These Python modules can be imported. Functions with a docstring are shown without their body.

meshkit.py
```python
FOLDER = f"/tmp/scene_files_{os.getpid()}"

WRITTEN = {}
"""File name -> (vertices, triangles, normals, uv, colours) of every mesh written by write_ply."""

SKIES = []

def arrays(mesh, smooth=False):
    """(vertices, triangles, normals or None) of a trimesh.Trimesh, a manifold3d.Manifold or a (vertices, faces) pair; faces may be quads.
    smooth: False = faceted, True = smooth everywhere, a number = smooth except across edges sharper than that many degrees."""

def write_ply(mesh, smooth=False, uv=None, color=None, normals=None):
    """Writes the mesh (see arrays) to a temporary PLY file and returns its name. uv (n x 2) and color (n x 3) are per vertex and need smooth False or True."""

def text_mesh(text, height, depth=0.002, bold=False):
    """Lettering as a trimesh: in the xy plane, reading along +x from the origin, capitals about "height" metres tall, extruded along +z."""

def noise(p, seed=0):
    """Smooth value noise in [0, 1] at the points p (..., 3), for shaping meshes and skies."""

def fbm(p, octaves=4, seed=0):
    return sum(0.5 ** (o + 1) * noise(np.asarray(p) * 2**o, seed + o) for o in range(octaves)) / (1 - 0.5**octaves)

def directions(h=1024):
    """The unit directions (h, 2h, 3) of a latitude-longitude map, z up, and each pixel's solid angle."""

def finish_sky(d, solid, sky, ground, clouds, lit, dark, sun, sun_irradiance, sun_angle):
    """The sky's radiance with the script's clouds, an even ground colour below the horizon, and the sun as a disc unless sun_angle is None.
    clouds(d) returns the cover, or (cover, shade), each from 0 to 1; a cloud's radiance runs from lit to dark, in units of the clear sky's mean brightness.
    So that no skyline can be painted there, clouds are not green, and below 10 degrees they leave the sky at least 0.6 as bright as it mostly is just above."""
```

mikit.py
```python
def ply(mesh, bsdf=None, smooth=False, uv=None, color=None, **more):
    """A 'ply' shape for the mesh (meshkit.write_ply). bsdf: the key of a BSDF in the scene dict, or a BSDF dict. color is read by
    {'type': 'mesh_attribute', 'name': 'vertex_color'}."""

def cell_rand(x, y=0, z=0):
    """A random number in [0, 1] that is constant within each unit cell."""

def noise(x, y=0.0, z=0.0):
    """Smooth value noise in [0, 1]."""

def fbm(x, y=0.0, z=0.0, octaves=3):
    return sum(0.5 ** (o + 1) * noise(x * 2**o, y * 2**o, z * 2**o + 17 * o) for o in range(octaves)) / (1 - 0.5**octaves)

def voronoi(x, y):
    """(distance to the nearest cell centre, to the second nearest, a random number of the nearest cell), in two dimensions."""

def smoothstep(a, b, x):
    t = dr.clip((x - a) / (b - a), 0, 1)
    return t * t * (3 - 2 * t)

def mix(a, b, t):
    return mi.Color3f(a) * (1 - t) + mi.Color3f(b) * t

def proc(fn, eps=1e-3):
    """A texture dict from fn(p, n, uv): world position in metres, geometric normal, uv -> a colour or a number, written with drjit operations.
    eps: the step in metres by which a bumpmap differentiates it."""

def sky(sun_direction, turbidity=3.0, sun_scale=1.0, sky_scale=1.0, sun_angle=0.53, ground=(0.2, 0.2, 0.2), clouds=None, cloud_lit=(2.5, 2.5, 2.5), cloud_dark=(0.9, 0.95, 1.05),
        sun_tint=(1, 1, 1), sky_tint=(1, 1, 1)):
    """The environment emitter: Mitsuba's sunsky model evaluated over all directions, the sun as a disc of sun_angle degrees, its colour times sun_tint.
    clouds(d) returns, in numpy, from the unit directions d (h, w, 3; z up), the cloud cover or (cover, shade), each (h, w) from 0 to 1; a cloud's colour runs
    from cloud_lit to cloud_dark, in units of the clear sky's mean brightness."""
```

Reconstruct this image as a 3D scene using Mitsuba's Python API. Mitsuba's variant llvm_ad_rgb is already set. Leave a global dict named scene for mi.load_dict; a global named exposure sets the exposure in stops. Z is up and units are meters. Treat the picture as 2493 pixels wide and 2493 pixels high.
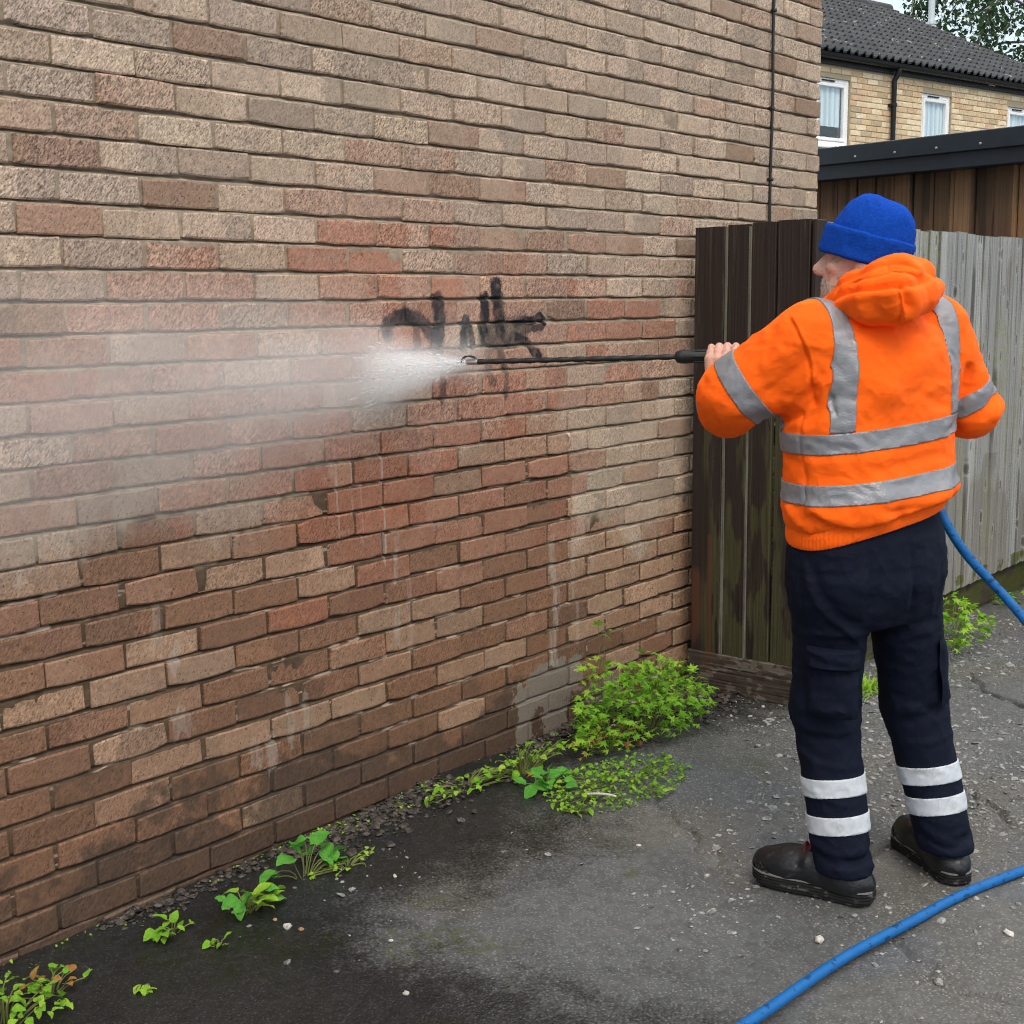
import math, random, numpy as np, trimesh, mitsuba as mi, drjit as dr
import mikit, meshkit
from mikit import proc, noise, fbm, voronoi, cell_rand, smoothstep, mix
from scipy.spatial.transform import Rotation as Rot
T = mi.ScalarTransform4f
rng = np.random.default_rng(11)
random.seed(11)
scene, labels = {'type': 'scene'}, {}

# ---------------------------------------------------------------- camera, daylight, exposure
CAM = np.array([-1.681, -2.811, 1.481])
scene['camera'] = {'type': 'perspective', 'fov': 41.24, 'fov_axis': 'x', 'near_clip': 0.05, 'far_clip': 600.0,
                   'to_world': T().look_at(origin=CAM.tolist(), target=(CAM + [0.76174, 0.62943, -0.15355]).tolist(), up=[0.12427, 0.09065, 0.98810])}
# overcast: bright overhead, a third of that towards the horizon, no hard sun
def overcast(d):
    return 0.86 + 0.14 * meshkit.fbm(d * [5, 5, 9], 4, 3), np.clip(1.05 - 1.0 * d[..., 2] + 0.35 * (meshkit.fbm(d * [4, 4, 10], 3, 8) - .5), 0, 1)
scene['daylight'] = mikit.sky((-0.55, -0.62, 1.0), turbidity=4, sun_scale=0.16, sun_angle=24, sky_scale=1.0, clouds=overcast, cloud_lit=(2.75, 2.8, 2.85), cloud_dark=(0.86, 1.06, 1.18), ground=(0.12, 0.12, 0.12))
exposure = 3.0

# ---------------------------------------------------------------- helpers
def add(key, mesh, bsdf, smooth=False, color=None, to=None):
    base, n = key, 0
    while key in scene:
        n += 1
        key = f'{base}_{n:03d}'
    d = mikit.ply(mesh, bsdf, smooth=smooth, color=color) if not isinstance(mesh, dict) else dict(mesh)
    if to is not None:
        d['to_world'] = to
    scene[key] = d
    return key

def thing(key, label, category, group=None, kind=None):
    base, n = key, 0
    while key in labels:
        n += 1
        key = f'{base}_{n:03d}'
    labels[key] = {'label': label, 'category': category}
    if group: labels[key]['group'] = group
    if kind: labels[key]['kind'] = kind
    return key

def M(v, f):
    return trimesh.Trimesh(np.asarray(v, float), np.asarray(f), process=False)

def cat(ms):
    return trimesh.util.concatenate([m for m in ms])

def quads(q):
    q = np.asarray(q)
    return np.vstack([q[:, [0, 1, 2]], q[:, [0, 2, 3]]])

_BS = np.array([[sx, sy, sz] for a in range(3) for sx in (-1, 1) for sy in (-1, 1) for sz in (-1, 1)], float)
_BO = np.repeat(1 - np.eye(3), 8, axis=0)
_q = trimesh.convex.convex_hull(_BS - .3 * _BS * _BO)
from scipy.spatial import cKDTree
_BF = cKDTree(_BS - .3 * _BS * _BO).query(_q.vertices)[1][_q.faces]
def box(x0, x1, y0, y1, z0, z1, c=0.0, rot=None, at=None):
    """A box with chamfered edges (c metres)."""
    ext = np.array([x1 - x0, y1 - y0, z1 - z0])
    cen = np.array([x0 + x1, y0 + y1, z0 + z1]) / 2
    if c <= 0:
        m = trimesh.creation.box(ext)
    else:
        h = ext / 2
        c = min(c, h.min() * 0.8)
        m = M(_BS * h - c * _BS * np.abs(_BO), _BF)
    m.apply_translation(cen)
    if rot is not None: m.apply_transform(rot)
    if at is not None: m.apply_translation(at)
    return m

def frame_of(points):
    p = np.asarray(points, float)
    t = np.gradient(p, axis=0)
    t /= np.linalg.norm(t, axis=1, keepdims=True) + 1e-12
    a = np.zeros_like(t)
    ref = np.array([0, 0, 1.0]) if abs(t[0, 2]) < 0.9 else np.array([1.0, 0, 0])
    for i in range(len(p)):
        ref = ref - t[i] * (ref @ t[i])
        ref /= np.linalg.norm(ref)
        a[i] = ref
    return p, t, a, np.cross(t, a)

def tube(points, r, sides=10, caps=True, squash=1.0):
    p, t, a, b = frame_of(points)
    n = len(p)
    r = np.broadcast_to(np.asarray(r, float), (n,))
    ang = np.arange(sides) * 2 * np.pi / sides
    v = p[:, None] + r[:, None, None] * (np.cos(ang)[None, :, None] * a[:, None] + squash * np.sin(ang)[None, :, None] * b[:, None])
    i, j = np.meshgrid(np.arange(n - 1), np.arange(sides), indexing='ij')
    q = np.stack([i * sides + j, i * sides + (j + 1) % sides, (i + 1) * sides + (j + 1) % sides, (i + 1) * sides + j], -1).reshape(-1, 4)
    v, f = v.reshape(-1, 3), quads(q)
    if caps:
        v = np.vstack([v, p[:1], p[-1:]])
        k = np.arange(sides)
        f = np.vstack([f, np.stack([k * 0 + n * sides, (k + 1) % sides, k], 1), np.stack([k * 0 + n * sides + 1, (n - 1) * sides + k, (n - 1) * sides + (k + 1) % sides], 1)])
    return M(v, f)

def spline(pts, n):
    from scipy.interpolate import CubicSpline
    p = np.asarray(pts, float)
    d = np.concatenate([[0], np.cumsum(np.linalg.norm(np.diff(p, axis=0), axis=1) ** 0.5)])
    return CubicSpline(d, p)(np.linspace(0, d[-1], n))

def rotz(yaw_deg):
    """World transform of a frame whose +y axis points along the compass yaw (0 = +y, 90 = +x)."""
    return trimesh.transformations.rotation_matrix(-math.radians(yaw_deg), [0, 0, 1])

def gz(x, y):
    """Height of the yard: it rises a little along the wall."""
    return np.clip(0.022 * (np.asarray(x, float) - 1.35), -0.06, 0.0)

# ---------------------------------------------------------------- materials
def mat(key, d, two=False):
    scene[key] = {'type': 'twosided', 'b': d} if two else d
    return key

def rgb(*c):
    return {'type': 'rgb', 'value': list(c)}

def P(col, rough=0.8, spec=0.3, two=False, **kw):
    return {'type': 'principled', 'base_color': col if isinstance(col, dict) else rgb(*col), 'roughness': rough, 'specular': spec, **kw}

def bump(fn, b, scale=1.0, eps=1e-3):
    return {'type': 'bumpmap', 'arbitrary': proc(fn, eps), 'scale': scale, 'b': b}

def sel(c, a, b):
    return dr.select(c, a, b)

def C3(r, g, b):
    return mi.Color3f(r, g, b)

# ---------------------------------------------------------------- the near brick house: wall in stretcher bond
Z0, CH, HB = 1.49, 0.075, 0.1125          # bed of course 0, course height, half a brick
XE = 34 * HB                              # the corner
C_LO, C_HI = -21, 40
NXC = 60                                  # columns of the tone table
def col_x(c, k):                          # left joint of column k in course c (columns start at x = -3.375 - half)
    return (2 * k - 30 - (c & 1)) * HB

RED = {(2, 4), (2, 5), (2, 6), (0, 5), (0, 6), (1, 4), (3, 1), (-7, 3), (-7, 4), (-6, 4), (-8, 4), (-8, 5), (-2, 9), (-2, 10), (-1, 9), (-5, 3), (-3, 7), (-3, 10),
       (-4, 7), (-9, 3), (-9, 4), (-12, 3), (-13, 3), (-3, 0), (3, 7), (0, 9), (-1, 10), (-2, 11), (-1, 11), (-5, 8), (-4, 10)}
def tone(c, k):
    r = np.random.default_rng(1000 * (c + 50) + k)
    s = (col_x(c, k) / HB + 1)
    tan, grey, buff = np.array([.375, .280, .208]), np.array([.320, .252, .197]), np.array([.435, .335, .252])
    brown, dark = np.array([.225, .138, .090]), np.array([.150, .098, .068])
    blob = max(math.exp(-((s - 9) / 15) ** 2 - ((c + 3.5) / 6.0) ** 2), .8 * math.exp(-((s - 13) / 9) ** 2 - ((c + 9) / 4.5) ** 2), .8 * math.exp(-((s - 20) / 5) ** 2 - ((c + 1.5) / 2.6) ** 2))
    pink = np.array([.335, .235, .172]) * (1 - blob) + np.array([.345, .196, .142]) * blob; red = np.array([.30, .19, .135]) * (1 - blob) + np.array([.315, .138, .090]) * blob
    low = min(max((-c - 7) / 9, 0), 1) * (1.0 if s < 21 else 0.35)
    w = {'tan': .36, 'grey': .26, 'buff': .30, 'pink': .10 + 1.1 * blob, 'red': .004 + .55 * blob, 'brown': .03 + 1.1 * low, 'dark': .015 + .22 * max(low - .3, 0)}
    if blob > .5: w['grey'] *= .5; w['buff'] *= .5
    if c < -16 and s < 21: w['dark'] += 1.2; w['buff'] = .04; w['grey'] = .05; w['tan'] = .08; w['pink'] = .05
    if c >= 4: w['grey'] += .12; w['buff'] += .14
    if s > 18 and -17 < c < -4: w['buff'] += .7; w['tan'] += .3; w['red'] *= .2; w['brown'] *= .4; w['grey'] *= .5
    if c < -18: w['dark'] += 3
    names = list(w); p = np.array([w[n] for n in names]); n = names[r.choice(len(names), p=p / p.sum())]
    if (c, round((s - 1) / 2)) in RED: n, red = 'red', np.array([.32, .142, .092])
    t = dict(tan=tan, grey=grey, buff=buff, pink=pink, red=red, brown=brown, dark=dark)[n] * np.exp(r.normal(0, .08)) * (1 + r.normal(0, .012, 3))
    t2 = dict(tan=buff, grey=tan, buff=grey, pink=red, red=pink, brown=red * .8, dark=brown)[n] * np.exp(r.normal(0, .1))
    mean = (np.array([.372, .280, .212]) * (1 - blob) + np.array([.375, .212, .158]) * blob) * (1 - low) + np.array([.225, .140, .094]) * low
    if s > 18 and -17 < c < -4: mean = np.array([.37, .275, .198])
    t, t2 = t * .70 + mean * .30, t2 * .70 + mean * .30
    return np.concatenate([t, t2, [r.uniform(.2, .8) if r.uniform() < .35 else -1.0]])
TONE = np.array([[tone(c, k) for k in range(NXC)] for c in range(C_LO, C_HI)]).reshape(-1, 7)
TONES = [mi.Float(np.ascontiguousarray(TONE[:, i])) for i in range(7)]

# sprayed strokes, in wall metres (x, z) with width and strength
STROKES = [([(1.1597, 1.3856), (1.1638, 1.4161), (1.1987, 1.4354), (1.2435, 1.4394), (1.284, 1.4294), (1.3202, 1.4068), (1.3565, 1.3648)], 0.0248, 0.9), ([(1.2834, 1.4076), (1.2789, 1.3325), (1.233, 1.2434)], 0.0176, 0.7), ([(1.3747, 1.4834), (1.3817, 1.4247), (1.3829, 1.38), (1.3747, 1.3355)], 0.0269, 1.0), ([(1.5004, 1.4194), (1.4938, 1.3446)], 0.0207, 1.0), ([(1.5175, 1.4028), (1.5388, 1.3433)], 0.0155, 0.95), ([(1.5975, 1.4871), (1.5908, 1.4013), (1.6002, 1.358)], 0.0228, 0.95), ([(1.6473, 1.5299), (1.6619, 1.4701), (1.6737, 1.3862)], 0.029, 0.95), ([(1.6186, 1.3741), (1.7081, 1.3787), (1.7842, 1.3974)], 0.0414, 0.72), ([(1.6286, 1.3538), (1.7727, 1.3566)], 0.028, 0.85), ([(1.7516, 1.4083), (1.8509, 1.4168), (1.8736, 1.4303), (1.8961, 1.4126)], 0.0155, 1.0), ([(1.8116, 1.3865), (1.8846, 1.3954)], 0.0124, 0.8), ([(1.7349, 1.3712), (1.8056, 1.3488), (1.8666, 1.2947)], 0.0176, 0.95), ([(1.6125, 1.3243), (1.6164, 1.2504), (1.6316, 1.2261)], 0.0176, 0.45), ([(1.6726, 1.3189), (1.7008, 1.2499), (1.6998, 1.185)], 0.0135, 0.6), ([(1.3966, 1.2608), (1.3947, 1.1832)], 0.0135, 0.6), ([(1.2245, 1.2595), (1.2375, 1.24)], 0.0135, 0.5)]

def seg_dist(px, pz, a, b):
    dx, dz = b[0] - a[0], b[1] - a[1]
    t = dr.clip(((px - a[0]) * dx + (pz - a[1]) * dz) / max(dx * dx + dz * dz, 1e-9), 0, 1)
    return dr.sqrt(dr.square(px - a[0] - t * dx) + dr.square(pz - a[1] - t * dz))

def paint(x, z):
    """How much black spray paint lies here: a soft grainy edge, thinner where the washer has been."""
    g = noise(x * 900, z * 900) * .5 + noise(x * 300, z * 300) * .5
    wob = (noise(x * 60, z * 60) - .5) * .010
    m = mi.Float(0)
    for pts, w, strength in STROKES:
        d = mi.Float(9)
        for a, b in zip(pts[:-1], pts[1:]):
            d = dr.minimum(d, seg_dist(x, z, a, b))
        core = 1 - smoothstep(w * .72, w * 1.22, d + wob + (g - .5) * w * .55)
        m = dr.maximum(m, core * strength)
    worn = smoothstep(.30, .55, fbm(x * 38, z * 38, 3.0)) * .22 + .80
    return dr.clip(m * worn * (.88 + .24 * g), 0, 1)

def runs(x, z):
    """Pale lime runs and foam streaks down the washed bricks; each has its own width, start and end."""
    m = mi.Float(0)
    n1, n2, n3 = (noise(z * 9, x * 3, 4.0) - .5) * .014 + (noise(z * 50, x * 6) - .5) * .004, noise(z * 16, x * 25, 9.0), smoothstep(.25, .5, noise(x * 150, z * 34))
    zr = z + (noise(x * 110, 3.0) - .5) * .05 + (noise(x * 320, z * 60) - .5) * .02
    for x0, w, zt, zb, s in [(0.943, 0.004, 1.07, 0.795, 0.55), (1.002, 0.005, 1.118, 0.823, 0.5), (1.126, 0.005, 1.072, 0.732, 0.7), (1.038, 0.004, 0.961, 0.793, 0.45), (1.171, 0.011, 0.798, 0.649, 0.5), (1.175, 0.012, 0.572, 0.459, 0.45), (1.276, 0.005, 1.121, 1.059, 0.35), (1.232, 0.01, 0.651, 0.409, 0.3), (1.938, 0.016, 0.678, 0.521, 0.5), (1.95, 0.013, 0.518, 0.373, 0.6), (1.933, 0.02, 0.362, 0.231, 0.65), (2.053, 0.009, 0.633, 0.428, 0.4), (2.075, 0.012, 0.423, 0.26, 0.4), (2.113, 0.03, 0.814, 0.624, 0.3), (2.167, 0.008, 0.616, 0.482, 0.4), (1.97, 0.004, 0.501, 0.399, 0.4), (0.669, 0.02, 0.306, 0.201, 0.5), (0.74, 0.013, 0.394, 0.242, 0.4), (0.365, 0.022, 0.613, 0.549, 0.45), (0.382, 0.03, 0.447, 0.371, 0.4), (0.314, 0.02, 0.708, 0.603, 0.3), (0.612, 0.02, 0.309, 0.229, 0.4), (0.8, 0.014, 0.38, 0.273, 0.4)]:
        d = dr.abs(x - x0 - n1)
        wz = w * (.5 + n2)
        m = dr.maximum(m, (1 - smoothstep(wz * .6, wz * 1.1, d)) * sel((zr < zt) & (zr > zb), s, 0.0))
    return m * (.45 + .55 * n3)

def smears(x, z):
    """Old cement smears at the foot of the wall."""
    m = mi.Float(0)
    e = (fbm(x * 45, z * 45, 5.0, octaves=2) - .5) * .06 + (noise(x * 160, z * 160) - .5) * .012
    for x0, x1, zt, zb in ((1.73, 1.83, .20, -.05), (1.87, 2.02, .155, -.05), (1.80, 2.10, .24, .10), (2.12, 2.34, .12, -.05)):
        m = dr.maximum(m, smoothstep(-.004, .006, dr.minimum(dr.minimum(x - x0, x1 - x), dr.minimum(zt - z, z - zb)) + e))
    return m

def wet_patch(x, z):
    """Where the wall is soaked (1) or dry (0): a ragged tide line, plus splashes."""
    e = (fbm(x * 3.2, z * 3.2, 1.0) - .5) * .9 + (fbm(x * 16, z * 16, 2.0) - .5) * .22
    tide = sel(x < 2.05, .98, .62) + e * .5
    return smoothstep(-.09, .09, tide - z + .12 * (noise(x * 40, z * 14) - .5))

def grime(x, z):
    """Splashed dirt and algae film on the lowest courses: speckles that join up into blotches with hard edges."""
    e = fbm(x * 7, z * 9, 4.0) * .7 + fbm(x * 34, z * 34, 6.0) * .3
    reach = sel(x < 1.9, .30, .15)
    return smoothstep(-.03, .12, e - .22 - z / reach * .42)

def wall_uv(p, n):
    side = dr.abs(n.x) > .7
    return sel(side & (p.x > 3.7), 3.825 + p.y, p.x), p.z

def brick_col(p, n, uv):
    x, z = wall_uv(p, n)
    c = dr.floor((z - Z0 + .004) / CH)
    odd = c - 2 * dr.floor(c * .5)
    kx = (x / HB + 30 + odd) * .5
    k = dr.floor(kx)
    idx = mi.UInt32(mi.Int32(dr.clip((c - C_LO) * NXC + k, 0, len(TONE) - 1)))
    t = [dr.gather(mi.Float, a, idx) for a in TONES]
    split = smoothstep(-.04, .04, (kx - k) + (noise(x * 60, z * 60) - .5) * .2 - t[6])
    split = sel(t[6] < 0, smoothstep(.55, .75, fbm(x * 22, z * 30, c)) * .6, split)
    col = mix(C3(t[0], t[1], t[2]), C3(t[3], t[4], t[5]), split)
    # drag-wire texture: slanted pale and dark flecks in the clay
    q, r = (x * .8 + z) * 105, (z * .8 - x) * 290
    f1, f2 = noise(q, r, 1.0), noise(q * 2.1, r * 1.6, 7.0)
    own = .35 + .70 * cell_rand(k, c, 4)
    fl = smoothstep(.5, .8, f1 * .65 + f2 * .35) * .6 - smoothstep(.5, .8, (1 - f1) * .65 + (1 - f2) * .35) * .55
    sp = smoothstep(.80, .9, noise(x * 260, z * 260, 3.0))
    col = col * (1 + fl * own * sel(z > 1.05, 1.0, .65)) * (1 - .5 * sp) * (.88 + .24 * fbm(x * 70, z * 70, 2.0))
    wet = wet_patch(x, z)
    col = mix(col, col * mi.Color3f(.84, .68, .58), wet * .9)
    col = mix(col, mi.Color3f(.058, .038, .027) * (.6 + .8 * f1), grime(x, z) * .72)
    col = mix(col, mi.Color3f(.215, .185, .155) * (.75 + .5 * f2), smears(x, z) * .8)
    col = mix(col, mi.Color3f(.46, .42, .37), runs(x, z) * .62)
    return mix(col, mi.Color3f(.008, .010, .016), paint(x, z))

def mortar_col(p, n, uv):
    x, z = wall_uv(p, n)
    f = fbm(x * 60, z * 60, 2.0)
    col = mi.Color3f(.315, .252, .185) * (.62 + .7 * f)
    wet = wet_patch(x, z)
    col = mix(col, mi.Color3f(.098, .064, .040) * (.6 + .8 * f), wet)
    chips = smoothstep(.66, .74, fbm(x * 12, z * 90, 8.0)) * wet
    col = mix(col, mi.Color3f(.42, .33, .26), chips * .7)
    col = mix(col, mi.Color3f(.05, .036, .027), grime(x, z) * .85)
    col = mix(col, mi.Color3f(.20, .175, .145), smears(x, z) * .85)
    col = mix(col, mi.Color3f(.42, .38, .33), runs(x, z) * .7)
    return mix(col, mi.Color3f(.012, .014, .02), paint(x, z) * .9)

def brick_rough(p, n, uv):
    x, z = wall_uv(p, n)
    return .92 - .46 * wet_patch(x, z) * (.6 + .4 * noise(x * 120, z * 120))

def brick_bump(p, n, uv):
    x, z = wall_uv(p, n)
    q, r = (x * .8 + z) * 105, (z * .8 - x) * 290
    return noise(q, r, 1.0) * .55 + noise(q * 2.3, r * 1.8, 7.0) * .3 + noise(x * 420, z * 420, 5.0) * .2

mat('m_brick', bump(brick_bump, P(proc(brick_col), proc(brick_rough), .35), .0026, 6e-4))
mat('m_mortar', bump(lambda p, n, uv: fbm(p.x * 150 + p.y * 90, p.z * 150, 2.0), P(proc(mortar_col), .9, .25), .003, 8e-4))

def brick_mesh(w, h, r, proud=0.0, depth=.045):
    """A wire-cut brick: an uneven worn outline, softened arrises; 48 triangles. Face towards -y at y = 0."""
    cr = r.uniform(.002, .006, 4) if r.uniform() > .06 else r.uniform(.006, .016, 4)
    ins = .0042
    us = [0, .27, .52, .76]
    out = [(cr[0] * .3 if u == 0 else u * w, cr[0] * .7 if u == 0 else 0) for u in us] + [(w, cr[1] * .6)] + [(w - cr[2] * .5, h)] + [(u * w, h) for u in us[:0:-1]] + [(0, h - cr[3] * .6)]
    out = np.array(out) + r.normal(0, .0009, (len(out), 2))
    n = len(out)
    cen = np.array([w / 2, h / 2])
    inn = cen + (out - cen) * (1 - 2 * ins / np.array([w, h]))
    tilt = r.normal(0, .0012, 3)
    fy = proud + tilt[0] + tilt[1] * (inn[:, 0] / w - .5) * 2 + tilt[2] * (inn[:, 1] / h - .5) + r.normal(0, .0004, n)
    oy = proud + tilt[0] + .0028 + r.normal(0, .0007, n)
    v = np.vstack([[[w / 2, fy.mean(), h / 2]], np.c_[inn[:, 0], fy, inn[:, 1]], np.c_[out[:, 0], oy, out[:, 1]], np.c_[out[:, 0], np.full(n, depth), out[:, 1]]])
    k = np.arange(n); j = (k + 1) % n
    f = np.vstack([np.c_[k * 0, k + 1, j + 1], 1 + quads(np.c_[k, k + n, j + n, j]), 1 + quads(np.c_[k + n, k + 2 * n, j + 2 * n, j + n])])
    return M(v, f)

def screen_area(P3):
    f = np.array([0.76174, 0.62943, -0.15355]); d = P3 - CAM
    z = d @ f
    up = np.array([0.12427, 0.09065, 0.98810]); rt = np.cross(f, up)
    x, y = (d @ rt) / z / .3763, (d @ up) / z / .3763
    ok = (z > .2) & (abs(x) < 1.06) & (abs(y) < 1.06)
    return np.where(ok, abs(d[..., 1]) / z ** 3, -1)

wall = thing('brick_house', 'brick wall of the house on the left with black spray paint being washed off it', 'house')
cand, rest = [], []
for c in range(C_LO, C_HI):
    for k in range(0, 33):
        x0, x1 = col_x(c, k) + .0042, col_x(c, k) + 2 * HB - .0042
        if x0 > XE - .02: continue
        x1 = min(x1, XE); r = np.random.default_rng(90000 + 1000 * (c + 50) + k)
        j = r.normal(0, .0016, 4)
        h = CH - .0090 + r.normal(0, .0011)
        m = brick_mesh(x1 - x0 + j[0], h, r, r.normal(0, .0016))
        m.apply_translation([x0 + j[1], 0, Z0 + c * CH + r.normal(0, .0012)])
        cen = np.array([(x0 + x1) / 2, 0, Z0 + (c + .5) * CH])
        cand.append((float(screen_area(cen)), m))
cand.sort(key=lambda t: -t[0])
for a, m in cand[:300]:
    add('brick_house__brick', m, 'm_brick')
rest = [m for a, m in cand[300:]]
for c in range(C_LO, C_HI):                # the return of the wall round the corner
    for k in range(14):
        y0 = (2 * k - (c & 1)) * HB + .005; y1 = y0 + 2 * HB - .01
        y0 = max(y0, .012)
        if y1 < y0 + .02: continue
        r = np.random.default_rng(70000 + 100 * (c + 50) + k)
        m = brick_mesh(y1 - y0, CH - .0090, r)
        m.apply_transform(trimesh.transformations.rotation_matrix(math.pi / 2, [0, 0, 1]))
        m.apply_translation([XE, y0, Z0 + c * CH])
        rest.append(m)
add('brick_house__brickwork', cat(rest), 'm_brick')
labels['brick_house__brickwork'] = {'kind': 'stuff', 'label': 'the smaller and farther bricks of the house wall'}

def mortar_sheet():
    xs = np.arange(-3.6, XE - .004, .02); xs = np.append(xs, XE - .004)
    rows, zs = [], []
    for c in range(C_LO, C_HI):
        zb = Z0 + c * CH
        for dz, y in ((-.0090, .0030), (-.0068, .0062), (-.0015, .0175), (.0015, .0175), (.006, .0062), (.058, .0052)):
            zs.append(zb + dz); rows.append(y)
    Xg, Zg = np.meshgrid(xs, zs); Yg = np.repeat(np.array(rows)[:, None], len(xs), 1)
    q = np.stack([Xg * 30, Zg * 13, Xg * 0], -1)
    Yg = Yg + (meshkit.fbm(q, 3, 5) - .5) * .0045 + (meshkit.noise(np.stack([Xg * 120, Zg * 160, Xg * 0], -1)) - .5) * .0035
    Zg = Zg + (meshkit.noise(np.stack([Xg * 45, Zg * 160, Xg * 0 + 3], -1)) - .5) * .003
    n, m = Xg.shape
    i, j = np.meshgrid(np.arange(n - 1), np.arange(m - 1), indexing='ij')
    return M(np.stack([Xg, Yg, Zg], -1).reshape(-1, 3), quads(np.stack([i * m + j, i * m + j + 1, (i + 1) * m + j + 1, (i + 1) * m + j], -1).reshape(-1, 4)))
add('brick_house__mortar', mortar_sheet(), 'm_mortar', True)
mat('m_core', P((.2, .17, .12), .95))
add('brick_house__core', box(-3.6, XE - .012, .03, 3.3, -.3, Z0 + C_HI * CH - .02), 'm_core')
# cable clipped to the wall
mat('m_black_plastic', P((.012, .012, .013), .42, .5))
cab = thing('wall_cable', 'thin black cable running straight down the brick wall above the gate', 'cable')
zz = np.linspace(1.2, Z0 + C_HI * CH - .02, 60)
add(cab + '__cable', tube(np.c_[3.389 + .008 * np.sin(zz * 1.7) + (zz - 2.1) * .012, np.full(60, -.009) - .002 * np.sin(zz * 9), zz], .0062, 8), 'm_black_plastic', True)
for z in (2.24, 1.96, 2.62, 3.1, 1.55):
    x = float(3.389 + .008 * np.sin(z * 1.7) + (z - 2.1) * .012)
    add(cab + '__clip', box(x - .011, x + .011, -.019, .004, z - .007, z + .007, .004), 'm_black_plastic')

# ---------------------------------------------------------------- the yard: old asphalt
def ground_wet(x, y):
    """Standing wet, run-off from the wall: dark smooth patches with an irregular shore."""
    e = (fbm(x * 1.6, y * 1.6, 2.0) - .5) * 1.1 + (fbm(x * 9, y * 9, 3.0) - .5) * .35
    d1 = dr.clip(.78 - .26 * x, .26, .9) + y + e * .5 + .12
    d2 = .75 - x - .15 + e * .7
    g = (noise(x * 190, y * 190, 7.0) - .5) * .26 + (fbm(x * 16, y * 16, 8.0) - .5) * .30
    return smoothstep(-.26, .28, dr.maximum(d1, d2) + g)
def gravelly(x, y):
    """Where the binder is worn away and the stones show."""
    e = (fbm(x * 1.9, y * 1.9, 9.0) - .5) * 1.5 + (fbm(x * 11, y * 11, 5.0) - .5) * .5
    return smoothstep(-.05, .12, e * .55 + dr.minimum(x * .4 - .42, .25) - dr.abs(y + 1.55) * .28)
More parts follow.
